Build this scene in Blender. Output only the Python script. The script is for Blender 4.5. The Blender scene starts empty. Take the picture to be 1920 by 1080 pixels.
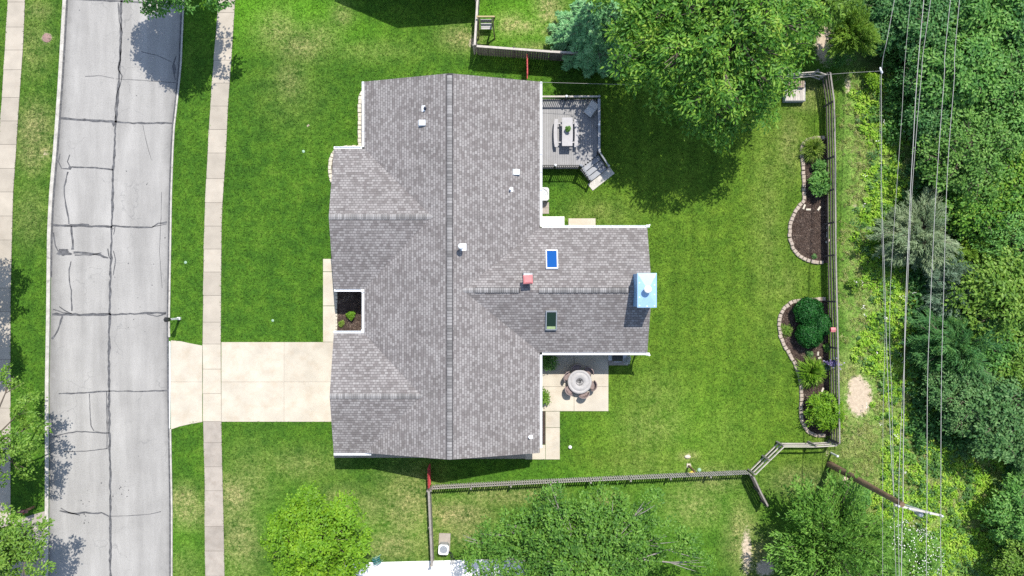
import bpy, bmesh, math, random
import numpy as np
from mathutils import Vector, Matrix

SC = bpy.context.scene
C = SC.collection
R = math.radians
# ------------------------------------------------------------------ camera, sky, sun, exposure
H = 50.0            # drone height
S = 0.0335          # metres per photo pixel on the ground
cam_d = bpy.data.cameras.new("camera")
cam = bpy.data.objects.new("camera", cam_d); C.objects.link(cam)
cam.location = (0, 0, H); cam.rotation_euler = (0, 0, 0)
cam_d.sensor_fit = 'HORIZONTAL'
cam_d.angle = 2 * math.atan(960 * S / H)
cam_d.clip_start = 0.5; cam_d.clip_end = 3000
SC.camera = cam

SUN = Vector((0.20, 0.535, 1.0)).normalized()
world = bpy.data.worlds.new("World"); SC.world = world
world.use_nodes = True
wn = world.node_tree.nodes; wl = world.node_tree.links
sky = wn.new('ShaderNodeTexSky'); sky.sky_type = 'NISHITA'; sky.sun_disc = False
sky.sun_elevation = math.asin(SUN.z); sky.sun_rotation = math.atan2(SUN.x, SUN.y)
sky.altitude = 200; sky.air_density = 1.0; sky.dust_density = 0.6; sky.ozone_density = 1.0
bg = wn['Background']; bg.inputs[1].default_value = 0.128
hs = wn.new('ShaderNodeHueSaturation'); hs.inputs['Saturation'].default_value = 0.88      # sky blue toned down to keep shadows from turning too blue
wl.new(sky.outputs[0], hs.inputs['Color']); wl.new(hs.outputs[0], bg.inputs[0])
sd = bpy.data.lights.new("sun", 'SUN'); sd.energy = 3.55; sd.angle = R(0.5); sd.color = (1.0, 0.955, 0.88)
sun = bpy.data.objects.new("sun", sd); C.objects.link(sun)
sun.location = (20, 40, 80)
sun.rotation_euler = (-SUN).to_track_quat('-Z', 'Y').to_euler()
SC.view_settings.view_transform = 'Standard'; SC.view_settings.look = 'None'
SC.view_settings.gamma = 1.0; SC.view_settings.use_curve_mapping = False
SC.view_settings.exposure = 0.80
SC.cycles.use_denoising = False
SC.cycles.max_bounces = 6
SC.cycles.transparent_max_bounces = 4
SC.cycles.sample_clamp_indirect = 6.0

rng = np.random.default_rng(7)
random.seed(7)

def P(u, v, z=0.0):
    """photo reference point (1920x1080) -> world point at height z"""
    k = S * (1 - z / H)
    return Vector(((u - 960) * k, (540 - v) * k, z))

# ------------------------------------------------------------------ object helpers
def tag(o, label=None, cat=None, group=None, kind=None):
    if label: o['label'] = label
    if cat: o['category'] = cat
    if group: o['group'] = group
    if kind: o['kind'] = kind
    return o

def thing(name, label, cat, loc=(0, 0, 0), group=None, rot=0.0):
    o = bpy.data.objects.new(name, None); C.objects.link(o)
    o.empty_display_size = 0.2
    o.location = loc; o.rotation_euler = (0, 0, rot)
    return tag(o, label, cat, group)

def wloc(p):
    v = Vector((0, 0, 0))
    while p is not None:
        v = v + p.location; p = p.parent
    return v

def kids(o):
    return [c for c in bpy.data.objects if c.parent is o]

def copy_tree(o, parent=None):
    c = o.copy(); C.objects.link(c)
    if parent is not None: c.parent = parent
    for ch in kids(o): copy_tree(ch, c)
    return c

class MB:
    def __init__(s): s.v = []; s.f = []; s.sm = []
    def add(s, vs, fs, smooth=False):
        b = len(s.v)
        s.v += [tuple(v) for v in vs]
        s.f += [tuple(i + b for i in f) for f in fs]
        s.sm += [smooth] * len(fs)
        return s
    def box(s, c, d, rz=0.0, M=None, top=1.0):
        x, y, z = d[0] / 2, d[1] / 2, d[2] / 2
        vs = [Vector((a * x * (top if e > 0 else 1), b * y * (top if e > 0 else 1), e * z)) for e in (-1, 1) for a, b in ((-1, -1), (1, -1), (1, 1), (-1, 1))]
        m = M if M is not None else Matrix.Rotation(rz, 3, 'Z')
        vs = [m @ v + Vector(c) for v in vs]
        return s.add(vs, [(3, 2, 1, 0), (4, 5, 6, 7), (0, 1, 5, 4), (1, 2, 6, 5), (2, 3, 7, 6), (3, 0, 4, 7)])
    def bbox(s, c, d, b=0.02, rz=0.0):
        """box with chamfered top edges"""
        x, y, z = d[0] / 2, d[1] / 2, d[2] / 2
        m = Matrix.Rotation(rz, 3, 'Z')
        ring = lambda i, h: [Vector((a * (x - i), e * (y - i), h)) for a, e in ((-1, -1), (1, -1), (1, 1), (-1, 1))]
        vs = ring(0, -z) + ring(0, z - b) + ring(b, z)
        vs = [m @ v + Vector(c) for v in vs]
        fs = [(3, 2, 1, 0), (8, 9, 10, 11)]
        for k in (0, 4):
            for i in range(4):
                j = (i + 1) % 4
                fs.append((k + i, k + j, k + 4 + j, k + 4 + i))
        return s.add(vs, fs)
    def bar(s, p, q, w, h, up=(0, 0, 1)):
        """rectangular bar from p to q; w across, h along up"""
        p = Vector(p); q = Vector(q); d = (q - p).normalized(); up = Vector(up)
        a = d.cross(up)
        if a.length < 1e-4: a = d.cross(Vector((0, 1, 0)))
        a.normalize(); u = a.cross(d).normalized()
        vs = []
        for t in (p, q):
            for i, j in ((-1, -1), (1, -1), (1, 1), (-1, 1)):
                vs.append(t + a * (i * w / 2) + u * (j * h / 2))
        return s.add(vs, [(0, 1, 2, 3), (7, 6, 5, 4), (0, 4, 5, 1), (1, 5, 6, 2), (2, 6, 7, 3), (3, 7, 4, 0)])
    def cyl(s, p, q, r0, r1=None, n=12, caps=True, smooth=True):
        r1 = r0 if r1 is None else r1
        return s.tube([p, q], [r0, r1], n, caps, smooth)
    def tube(s, pts, rad, n=8, caps=True, smooth=True):
        pts = [Vector(p) for p in pts]
        vs = []; prev = None
        for i, p in enumerate(pts):
            d = (pts[min(i + 1, len(pts) - 1)] - pts[max(i - 1, 0)])
            d = d.normalized() if d.length > 1e-9 else Vector((0, 0, 1))
            a = (prev - d * prev.dot(d)) if prev is not None else d.orthogonal()
            if a.length < 1e-6: a = d.orthogonal()
            a.normalize(); prev = a; b = d.cross(a)
            r = rad[i] if hasattr(rad, '__len__') else rad
            for k in range(n):
                t = 2 * math.pi * k / n
                vs.append(p + (a * math.cos(t) + b * math.sin(t)) * r)
        fs = []
        for i in range(len(pts) - 1):
            for k in range(n):
                j = (k + 1) % n
                fs.append((i * n + k, i * n + j, (i + 1) * n + j, (i + 1) * n + k))
        s.add(vs, fs, smooth)
        if caps:
            m = (len(pts) - 1) * n
            s.add([vs[k] for k in range(n)][::-1] + [vs[m + k] for k in range(n)], [tuple(range(n)), tuple(range(n, 2 * n))])
        return s
    def lathe(s, prof, c=(0, 0, 0), n=24, smooth=True, sx=1.0, sy=1.0):
        vs = []; c = Vector(c)
        for r, z in prof:
            for k in range(n):
                t = 2 * math.pi * k / n
                vs.append(c + Vector((r * math.cos(t) * sx, r * math.sin(t) * sy, z)))
        fs = []
        for i in range(len(prof) - 1):
            for k in range(n):
                j = (k + 1) % n
                fs.append((i * n + k, i * n + j, (i + 1) * n + j, (i + 1) * n + k))
        if prof[-1][0] > 1e-4: fs.append(tuple((len(prof) - 1) * n + k for k in range(n)))
        if prof[0][0] > 1e-4: fs.append(tuple(k for k in range(n))[::-1])
        return s.add(vs, fs, smooth)
    def ball(s, c, r, n=16, m=10, sz=1.0):
        return s.lathe([(max(1e-5, r * math.sin(math.pi * i / m)), -r * sz * math.cos(math.pi * i / m)) for i in range(m + 1)], c, n)
    def prism(s, poly, z0, z1):
        """vertical prism over a plan outline"""
        a = sum(poly[i][0] * poly[(i + 1) % len(poly)][1] - poly[(i + 1) % len(poly)][0] * poly[i][1] for i in range(len(poly)))
        if a < 0: poly = poly[::-1]
        n = len(poly)
        vs = [Vector((p[0], p[1], z0)) for p in poly] + [Vector((p[0], p[1], z1)) for p in poly]
        fs = [tuple(range(n))[::-1], tuple(range(n, 2 * n))] + [(i, (i + 1) % n, n + (i + 1) % n, n + i) for i in range(n)]
        return s.add(vs, fs)
    def build(s, name, m, parent=None, local=False):
        off = wloc(parent) if (parent is not None and not local) else Vector((0, 0, 0))
        me = bpy.data.meshes.new(name)
        me.from_pydata([(v[0] - off.x, v[1] - off.y, v[2] - off.z) for v in s.v], [], s.f)
        me.polygons.foreach_set('use_smooth', s.sm)
        me.update()
        if m is not None: me.materials.append(m)
        o = bpy.data.objects.new(name, me); C.objects.link(o)
        if parent is not None: o.parent = parent
        return o

def recenter(o, loc):
    """move a one-mesh thing's origin to its base"""
    loc = Vector(loc)
    o.data.transform(Matrix.Translation(-loc)); o.location = loc
    return o

# ------------------------------------------------------------------ materials
def new_mat(name):
    m = bpy.data.materials.new(name); m.use_nodes = True
    nt = m.node_tree; return m, nt, nt.nodes['Principled BSDF']
def nd(nt, t, **kw):
    n = nt.nodes.new(t)
    for k, v in kw.items(): setattr(n, k, v)
    return n
def noise(nt, vec, scale, detail=4, rough=0.55):
    n = nd(nt, 'ShaderNodeTexNoise'); n.inputs['Scale'].default_value = scale
    n.inputs['Detail'].default_value = detail; n.inputs['Roughness'].default_value = rough
    if vec is not None: nt.links.new(vec, n.inputs['Vector'])
    return n.outputs['Fac']
def ramp(nt, fac, stops):
    r = nd(nt, 'ShaderNodeValToRGB'); e = r.color_ramp.elements
    while len(e) < len(stops): e.new(0.5)
    for i, (p, c) in enumerate(stops):
        e[i].position = p
        e[i].color = (c, c, c, 1) if not hasattr(c, '__len__') else (*c[:3], 1)
    nt.links.new(fac, r.inputs[0]); return r.outputs[0]
def mix(nt, fac, a, b, mode='MIX'):
    m = nd(nt, 'ShaderNodeMix', data_type='RGBA', blend_type=mode)
    for sock, val in ((m.inputs[0], fac), (m.inputs[6], a), (m.inputs[7], b)):
        if isinstance(val, (int, float)): sock.default_value = val
        elif hasattr(val, '__len__'): sock.default_value = (*val[:3], 1)
        else: nt.links.new(val, sock)
    return m.outputs[2]
def math_(nt, op, a, b=None, clamp=False):
    m = nd(nt, 'ShaderNodeMath', operation=op, use_clamp=clamp)
    for sock, val in ((m.inputs[0], a), (m.inputs[1], b)):
        if val is None: continue
        if isinstance(val, (int, float)): sock.default_value = val
        else: nt.links.new(val, sock)
    return m.outputs[0]
def bump(nt, bsdf, h, strength=0.4, dist=0.02):
    b = nd(nt, 'ShaderNodeBump'); b.inputs['Strength'].default_value = strength; b.inputs['Distance'].default_value = dist
    nt.links.new(h, b.inputs['Height']); nt.links.new(b.outputs[0], bsdf.inputs['Normal'])
def pos(nt):
    return nd(nt, 'ShaderNodeNewGeometry').outputs['Position']
def objc(nt):
    return nd(nt, 'ShaderNodeTexCoord').outputs['Object']
def sc_(c, k): return tuple(min(1, x * k) for x in c[:3])

def mat(name, col, rough=0.7, var=0.12, scale=3.0, fine=40.0, fvar=0.1, bmp=0.2, bdist=0.01, metal=0.0, spec=0.4, island=0.0, coords='pos', stain=None):
    m, nt, b = new_mat(name)
    v = pos(nt) if coords == 'pos' else objc(nt)
    c = mix(nt, ramp(nt, noise(nt, v, scale, 5), [(0.3, 0.0), (0.7, 1.0)]), sc_(col, 1 - var), sc_(col, 1 + var))
    f = noise(nt, v, fine, 3)
    c = mix(nt, 1.0, c, ramp(nt, f, [(0.25, 1 - fvar), (0.75, 1.0 + 0.0)]), 'MULTIPLY')
    if stain:
        sc0, scol, lo, hi, amt = stain
        c = mix(nt, math_(nt, 'MULTIPLY', ramp(nt, noise(nt, v, sc0, 6, 0.65), [(lo, 0.0), (hi, 1.0)]), amt), c, scol)
    if island:
        g = nd(nt, 'ShaderNodeNewGeometry').outputs['Random Per Island']
        c = mix(nt, 1.0, c, ramp(nt, g, [(0.0, 1 - island), (1.0, 1.0)]), 'MULTIPLY')
    nt.links.new(c, b.inputs['Base Color'])
    b.inputs['Roughness'].default_value = rough; b.inputs['Metallic'].default_value = metal
    b.inputs['Specular IOR Level'].default_value = spec
    if bmp: bump(nt, b, f, bmp, bdist)
    return m

def leaf_mat(name, cols, trans=0.35, clump=0.7, rough=0.5, spec=0.3):
    """cols: dark -> light leaf colours; each leaf takes one at random, shifted by a slow variation through the crown"""
    m, nt, b = new_mat(name)
    g = nd(nt, 'ShaderNodeNewGeometry')
    n1 = noise(nt, g.outputs['Position'], clump, 3)
    f = math_(nt, 'ADD', math_(nt, 'MULTIPLY', g.outputs['Random Per Island'], 0.55), math_(nt, 'MULTIPLY', ramp(nt, n1, [(0.3, 0.0), (0.7, 1.0)]), 0.45))
    k = len(cols) - 1
    c = ramp(nt, f, [(i / k, cols[i]) for i in range(k + 1)])
    nt.links.new(c, b.inputs['Base Color'])
    b.inputs['Roughness'].default_value = rough; b.inputs['Specular IOR Level'].default_value = spec
    t = nd(nt, 'ShaderNodeBsdfTranslucent')
    nt.links.new(mix(nt, 1.0, c, (1.0, 1.0, 0.55), 'MULTIPLY'), t.inputs[0])
    mx = nd(nt, 'ShaderNodeMixShader'); mx.inputs[0].default_value = trans
    nt.links.new(b.outputs[0], mx.inputs[1]); nt.links.new(t.outputs[0], mx.inputs[2])
    nt.links.new(mx.outputs[0], nt.nodes['Material Output'].inputs[0])
    return m

M = {}
M['concrete'] = mat('concrete', (0.435, 0.385, 0.315), 0.85, 0.10, 1.2, 30, 0.12, 0.25, island=0.16, stain=(2.2, (0.36, 0.28, 0.21), 0.55, 0.85, 0.5))
M['concrete_cream'] = mat('concrete_cream', (0.53, 0.475, 0.385), 0.85, 0.12, 0.9, 22, 0.16, 0.3, island=0.08, stain=(1.3, (0.40, 0.31, 0.215), 0.48, 0.80, 0.6))
M['concrete_old'] = mat('concrete_old', (0.385, 0.34, 0.29), 0.9, 0.14, 1.6, 30, 0.18, 0.3, island=0.18, stain=(2.5, (0.24, 0.19, 0.15), 0.5, 0.8, 0.5))
M['kerb'] = mat('kerb_concrete', (0.52, 0.49, 0.44), 0.9, 0.2, 2.5, 20, 0.3, 0.4, stain=(5.0, (0.12, 0.11, 0.10), 0.52, 0.72, 0.8))
M['joint'] = mat('joint', (0.10, 0.085, 0.07), 0.9, 0.3, 4, 30, 0.3, 0.2)
M['tar'] = mat('tar', (0.10, 0.10, 0.105), 0.8, 0.35, 3, 18, 0.35, 0.2, stain=(6.0, (0.22, 0.22, 0.22), 0.5, 0.8, 0.6))
M['mulch'] = mat('mulch', (0.085, 0.058, 0.046), 0.95, 0.35, 3, 22, 0.75, 0.9, 0.05)
M['mulch_dark'] = mat('mulch_dark', (0.035, 0.027, 0.025), 0.95, 0.35, 3, 22, 0.7, 0.9, 0.05)
M['stone'] = mat('edging_stone', (0.46, 0.38, 0.31), 0.9, 0.15, 5, 40, 0.2, 0.4, island=0.25)
M['stone_pale'] = mat('edging_stone_pale', (0.62, 0.56, 0.45), 0.9, 0.1, 5, 40, 0.15, 0.4, island=0.2)
M['white'] = mat('white_paint', (0.78, 0.78, 0.77), 0.45, 0.04, 2, 20, 0.05, 0.05)
M['siding'] = mat('siding', (0.72, 0.72, 0.71), 0.55, 0.04, 2, 20, 0.05, 0.05)
M['white_metal'] = mat('white_metal', (0.80, 0.81, 0.82), 0.35, 0.05, 6, 30, 0.06, 0.05)
M['grey_metal'] = mat('grey_metal', (0.42, 0.44, 0.45), 0.4, 0.1, 6, 30, 0.1, 0.05, metal=0.5)
M['wood_grey'] = mat('weathered_wood', (0.33, 0.30, 0.27), 0.85, 0.2, 5, 30, 0.3, 0.4, island=0.3)
M['picket'] = mat('picket_wood', (0.44, 0.41, 0.38), 0.85, 0.15, 5, 30, 0.25, 0.3, island=0.25)
M['wood_pale'] = mat('pale_wood', (0.55, 0.50, 0.44), 0.85, 0.15, 5, 30, 0.25, 0.3, island=0.25)
M['wood_dark'] = mat('dark_wood', (0.14, 0.122, 0.11), 0.85, 0.25, 4, 26, 0.35, 0.4, island=0.35)
M['wood_brown'] = mat('brown_wood', (0.20, 0.115, 0.065), 0.85, 0.25, 4, 26, 0.35, 0.4, island=0.2)
M['red'] = mat('red_paint', (0.50, 0.055, 0.06), 0.6, 0.15, 4, 26, 0.2, 0.2, island=0.2)
M['red_pale'] = mat('faded_red', (0.60, 0.20, 0.20), 0.6, 0.1, 8, 26, 0.15, 0.1)
M['deck'] = mat('deck_board', (0.31, 0.305, 0.305), 0.7, 0.08, 3, 30, 0.12, 0.2, island=0.14)
M['deck_grey'] = mat('deck_grey', (0.30, 0.31, 0.33), 0.6, 0.1, 3, 30, 0.12, 0.2, island=0.12)
M['black'] = mat('black_metal', (0.025, 0.025, 0.028), 0.45, 0.2, 6, 30, 0.2, 0.1)
M['navy'] = mat('navy_vent', (0.02, 0.03, 0.06), 0.5, 0.2, 6, 30, 0.2, 0.1)
M['charcoal'] = mat('charcoal', (0.06, 0.06, 0.068), 0.6, 0.2, 6, 30, 0.2, 0.2)
M['wicker'] = mat('wicker', (0.28, 0.215, 0.20), 0.8, 0.2, 12, 60, 0.4, 0.5)
M['pad_grey'] = mat('grey_cushion', (0.58, 0.58, 0.56), 0.9, 0.1, 6, 50, 0.2, 0.3)
M['table_white'] = mat('table_white', (0.36, 0.35, 0.355), 0.5, 0.07, 4, 30, 0.1, 0.1)
M['firetop'] = mat('fire_table_stone', (0.40, 0.385, 0.375), 0.6, 0.1, 6, 40, 0.15, 0.2)
M['firebase'] = mat('fire_table_base', (0.22, 0.20, 0.20), 0.7, 0.1, 6, 40, 0.2, 0.2)
M['lava'] = mat('lava_rock', (0.10, 0.10, 0.105), 0.9, 0.3, 10, 30, 0.6, 0.8, island=0.5)
M['sheet_blue'] = mat('sheet_metal', (0.62, 0.66, 0.70), 0.16, 0.05, 4, 20, 0.05, 0.04, metal=1.0)
M['copper'] = mat('copper_fan', (0.42, 0.16, 0.07), 0.5, 0.2, 8, 40, 0.3, 0.2)
M['bark'] = mat('bark', (0.17, 0.135, 0.105), 0.95, 0.3, 4, 18, 0.45, 0.6, 0.03)
M['bark_grey'] = mat('bark_grey', (0.34, 0.31, 0.28), 0.95, 0.25, 4, 18, 0.4, 0.6, 0.03)
M['bark_pale'] = mat('bark_pale', (0.45, 0.36, 0.27), 0.9, 0.25, 5, 20, 0.4, 0.5, island=0.35)
M['wire'] = mat('cable', (0.36, 0.35, 0.33), 0.5, 0.05, 1, 10, 0.05, 0)
M['pole'] = mat('pole_wood', (0.22, 0.14, 0.085), 0.9, 0.3, 1.5, 20, 0.4, 0.5)
M['arm'] = mat('crossarm_wood', (0.52, 0.49, 0.44), 0.85, 0.15, 4, 26, 0.2, 0.3)
M['insul'] = mat('insulator', (0.62, 0.62, 0.64), 0.25, 0.05, 4, 20, 0.05, 0)
M['cover'] = mat('cover_rust', (0.30, 0.19, 0.165), 0.8, 0.15, 8, 40, 0.25, 0.4)
M['valve'] = mat('valve_green', (0.28, 0.42, 0.30), 0.7, 0.1, 8, 30, 0.1, 0.1)
M['hose'] = mat('hose_teal', (0.05, 0.20, 0.19), 0.45, 0.2, 8, 30, 0.1, 0.1)
M['yellow'] = mat('yellow_paint', (0.55, 0.42, 0.06), 0.6, 0.15, 6, 26, 0.2, 0.2)
M['blossom'] = mat('blossom_white', (0.78, 0.76, 0.72), 0.7, 0.1, 20, 60, 0.1, 0)
M['slab_white'] = mat('white_slab', (0.80, 0.79, 0.77), 0.7, 0.03, 2, 20, 0.04, 0.05)

# ------------------------------------------------------------------ ground
def lawn_material(tuft=False):
    m, nt, b = new_mat('lawn_grass')
    v = pos(nt)
    a1 = nd(nt, 'ShaderNodeVertexColor', layer_name='cover'); a2 = nd(nt, 'ShaderNodeVertexColor', layer_name='place')
    s1 = nd(nt, 'ShaderNodeSeparateColor'); s2 = nd(nt, 'ShaderNodeSeparateColor')
    nt.links.new(a1.outputs[0], s1.inputs[0]); nt.links.new(a2.outputs[0], s2.inputs[0])
    dry, lush, dirt = s1.outputs; wild, floor_, yard = s2.outputs
    n_big = noise(nt, v, 0.22, 4, 0.6); n_mid = noise(nt, v, 1.3, 5, 0.65); n_fin = noise(nt, v, 5.0, 5, 0.75); n_bl = noise(nt, v, 13.0, 4, 0.75)
    f = math_(nt, 'ADD', math_(nt, 'MULTIPLY', n_big, 0.40), math_(nt, 'MULTIPLY', n_mid, 0.60))
    c = ramp(nt, f, [(0.34, (0.026, 0.078, 0.008)), (0.46, (0.044, 0.115, 0.010)), (0.56, (0.064, 0.147, 0.012)), (0.70, (0.102, 0.187, 0.021))])
    # back yard is a little yellower and shows mowing passes
    sep = nd(nt, 'ShaderNodeSeparateXYZ'); nt.links.new(v, sep.inputs[0])
    st = nd(nt, 'ShaderNodeMath', operation='SINE'); nt.links.new(math_(nt, 'MULTIPLY', math_(nt, 'ADD', sep.outputs[0], math_(nt, 'MULTIPLY', n_big, 0.8)), 5.2), st.inputs[0])
    yd = mix(nt, ramp(nt, f, [(0.35, 0.0), (0.65, 1.0)]), (0.060, 0.128, 0.009), (0.135, 0.208, 0.019))
    yd = mix(nt, 1.0, yd, ramp(nt, math_(nt, 'MULTIPLY_ADD', st.outputs[0], 0.5), [(0.0, 0.87), (1.0, 1.12)]), 'MULTIPLY')
    c = mix(nt, math_(nt, 'MULTIPLY', yard, 0.60), c, yd)
    lu = mix(nt, n_mid, (0.062, 0.190, 0.008), (0.125, 0.31, 0.015))
    c = mix(nt, math_(nt, 'MULTIPLY', lush, 0.85), c, lu)
    # rough strip outside the fence: pale grass with seed heads
    w = ramp(nt, n_mid, [(0.30, (0.085, 0.165, 0.030)), (0.48, (0.140, 0.250, 0.042)), (0.62, (0.22, 0.31, 0.075)), (0.75, (0.34, 0.33, 0.15))])
    c = mix(nt, wild, c, w)
    # dry patches break up into strands
    dm = math_(nt, 'MULTIPLY', dry, ramp(nt, math_(nt, 'ADD', math_(nt, 'MULTIPLY', n_fin, 0.65), math_(nt, 'MULTIPLY', n_mid, 0.45)), [(0.42, 0.0), (0.66, 1.0)]))
    c = mix(nt, dm, c, mix(nt, n_bl, (0.25, 0.215, 0.075), (0.46, 0.39, 0.205)))
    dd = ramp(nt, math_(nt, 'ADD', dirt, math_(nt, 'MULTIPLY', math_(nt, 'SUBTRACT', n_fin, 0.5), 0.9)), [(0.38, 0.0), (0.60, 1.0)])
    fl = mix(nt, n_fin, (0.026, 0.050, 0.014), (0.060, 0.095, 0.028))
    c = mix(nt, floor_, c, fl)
    so = mix(nt, n_fin, (0.33, 0.26, 0.185), (0.60, 0.50, 0.385))
    c = mix(nt, dd, c, so)
    k = math_(nt, 'ADD', math_(nt, 'MULTIPLY', n_fin, 0.5), math_(nt, 'MULTIPLY', n_bl, 0.5))
    blade = ramp(nt, k, [(0.34, 0.36), (0.5, 0.97), (0.63, 1.60)])
    g_ = nd(nt, 'ShaderNodeNewGeometry').outputs['Random Per Island']
    c = mix(nt, 1.0, c, ramp(nt, g_, [(0.0, 0.42), (0.6, 1.0), (1.0, 1.75)]) if tuft else (1, 1, 1), 'MULTIPLY')
    c = mix(nt, math_(nt, 'SUBTRACT', 1.0, math_(nt, 'MULTIPLY', dd, 0.75)), c, mix(nt, 1.0, c, blade, 'MULTIPLY'))
    nt.links.new(c, b.inputs['Base Color'])
    b.inputs['Roughness'].default_value = 0.9; b.inputs['Specular IOR Level'].default_value = 0.15
    bump(nt, b, k, 0.55, 0.05)
    return m
M['lawn'] = lawn_material(); M['tuft'] = lawn_material(True)

GR = {}
def build_ground():
    xs = np.concatenate([[-700, -350, -160, -90, -60, -45], np.arange(-36, 36.01, 0.2), [45, 60, 90, 160, 350, 700]])
    ys = np.concatenate([[-700, -350, -160, -90, -60, -40, -30], np.arange(-22, 22.01, 0.2), [30, 40, 60, 90, 160, 350, 700]])
    X, Y = np.meshgrid(xs, ys); nx, ny = len(xs), len(ys)
    U = 960 + X / S; V = 540 - Y / S
    dry = np.zeros_like(X); lush = np.zeros_like(X); dirt = np.zeros_like(X)
    def blob(a, u, v, ru, rv, k=1.0, p=2.0):
        d = ((U - u) / ru) ** 2 + ((V - v) / rv) ** 2
        np.maximum(a, k * np.exp(-d ** (p / 2)), out=a)
    for u, v, ru, rv, k in [(520, 55, 40, 35, .6), (565, 85, 50, 30, .6), (600, 70, 40, 30, .45), (870, 70, 40, 22, .8), (640, 30, 20, 25, .5), (545, 150, 30, 40, .45), (545, 175, 60, 60, .15), (700, 95, 80, 20, .25),
            (770, 950, 60, 70, .7), (700, 960, 60, 40, .45), (740, 1020, 70, 30, .65), (640, 935, 50, 30, .4), (800, 1010, 40, 40, .5), (850, 965, 70, 30, .9), (870, 995, 50, 30, .6), (930, 930, 80, 20, .6), (990, 925, 60, 15, .6),
            (345, 935, 30, 25, .9), (350, 960, 40, 30, .7), (440, 930, 35, 40, .9), (450, 1010, 40, 80, .6), (470, 900, 50, 60, .35), (560, 870, 80, 30, .35), (345, 1060, 30, 40, .3),
            (60, 90, 40, 60, .35), (65, 240, 35, 50, .7), (85, 285, 18, 15, .9), (60, 290, 30, 40, .6), (55, 400, 40, 60, .3), (70, 20, 30, 20, .5),
            (960, 45, 30, 20, .9), (985, 50, 25, 15, .9), (1030, 20, 25, 35, 1.), (1035, 55, 25, 12, .9), (1000, 85, 40, 10, .5),
            (1230, 760, 60, 60, .2), (1220, 800, 70, 50, .28), (1200, 870, 80, 40, .2), (1290, 855, 20, 10, .7), (1330, 900, 60, 30, .5), (1300, 950, 60, 40, .5), (1390, 1000, 30, 60, .7), (1420, 1040, 40, 40, .8), (1140, 935, 30, 15, .7),
            (1480, 270, 30, 60, .4), (1440, 400, 30, 200, .18), (1470, 530, 40, 40, .18), (1120, 400, 60, 25, .25), (1350, 820, 60, 60, .1),
            (1600, 830, 60, 60, .4), (1620, 880, 50, 40, .35), (1590, 700, 30, 30, .6), (1500, 900, 60, 30, .5), (1520, 165, 30, 20, .6), (1510, 190, 30, 20, .5)]:
        blob(dry, u, v, ru, rv, k)
    for u, v, ru, rv, k in [(470, 20, 80, 60, .9), (560, 20, 90, 40, .8), (640, 60, 90, 30, .55), (440, 20, 40, 90, .6), (980, 40, 100, 55, 1.), (1040, 60, 40, 40, .8), (680, 90, 100, 25, .3), (340, 1000, 40, 80, .5), (700, 990, 60, 40, .4), (790, 985, 40, 40, .5), (850, 930, 60, 20, .4), (1290, 800, 120, 90, .35), (1150, 800, 80, 50, .3), (1300, 960, 100, 60, .55), (1100, 900, 200, 30, .3), (500, 960, 60, 70, .3), (440, 1060, 40, 40, .4)]:
        blob(lush, u, v, ru, rv, k)
    for u, v, ru, rv, k in [(1612, 745, 24, 36, 1.25), (1606, 722, 17, 20, 1.1), (885, 78, 12, 18, .6), (1400, 1035, 14, 60, .7), (1435, 1065, 22, 18, .9), (1588, 905, 16, 20, .8), (1552, 848, 9, 6, .6), (1550, 85, 24, 42, .95), (1590, 160, 10, 30, .6), (1604, 385, 9, 7, .6), (1650, 690, 8, 30, .5), (1690, 600, 14, 20, .4), (1585, 100, 30, 40, .45), (85, 287, 10, 7, .6), (88, 71, 13, 13, .7), (578, 235, 4, 4, .8), (1290, 854, 8, 5, .7), (1291, 872, 7, 6, .8), (590, 56, 7, 14, .3), (555, 55, 8, 20, .35)]:
        blob(dirt, u, v, ru, rv, k)
    sm = lambda a, lo, hi: np.clip((a - lo) / (hi - lo), 0, 1) ** 2 * (3 - 2 * np.clip((a - lo) / (hi - lo), 0, 1))
    wob = 10 * np.sin(V / 37.0) + 7 * np.sin(V / 15.0 + 1.3)
    wild = sm(U + wob * .3, 1562, 1600) * (1 - 0 * U)
    wild = np.maximum(wild, sm(V, 1500, 1700))
    wild = wild * (1 - 0.75 * np.exp(-(((U - 1600) / 60) ** 2 + ((V - 860) / 60) ** 2)))
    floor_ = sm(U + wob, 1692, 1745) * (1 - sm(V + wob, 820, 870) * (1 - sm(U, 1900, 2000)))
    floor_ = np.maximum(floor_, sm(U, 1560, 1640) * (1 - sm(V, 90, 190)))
    yard = sm(U, 1030, 1120) * (1 - sm(U, 1560, 1580)) * sm(V, 130, 200) * (1 - sm(V, 860, 900))
    N = nx * ny
    me = bpy.data.meshes.new('lawn')
    idx = np.arange(N).reshape(ny, nx)
    q = np.stack([idx[:-1, :-1], idx[:-1, 1:], idx[1:, 1:], idx[1:, :-1]], -1).reshape(-1, 4)
    co = np.stack([X, Y, np.zeros_like(X)], -1).reshape(-1, 3)
    me.vertices.add(N); me.vertices.foreach_set('co', co.ravel())
    me.loops.add(q.size); me.loops.foreach_set('vertex_index', q.ravel().astype(np.int32))
    me.polygons.add(len(q)); me.polygons.foreach_set('loop_start', np.arange(0, q.size, 4, dtype=np.int32))
    me.update(calc_edges=True)
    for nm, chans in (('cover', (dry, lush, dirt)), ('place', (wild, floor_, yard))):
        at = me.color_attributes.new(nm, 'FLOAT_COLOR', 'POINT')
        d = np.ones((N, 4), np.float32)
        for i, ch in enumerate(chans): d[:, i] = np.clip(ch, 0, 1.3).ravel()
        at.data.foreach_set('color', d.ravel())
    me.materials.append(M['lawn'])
    GR.update(xs=xs, ys=ys, cover=np.stack((dry, lush, dirt), -1), place=np.stack((wild, floor_, yard), -1))
    o = bpy.data.objects.new('lawn', me); C.objects.link(o)
    return tag(o, kind='structure')
build_ground()

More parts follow.
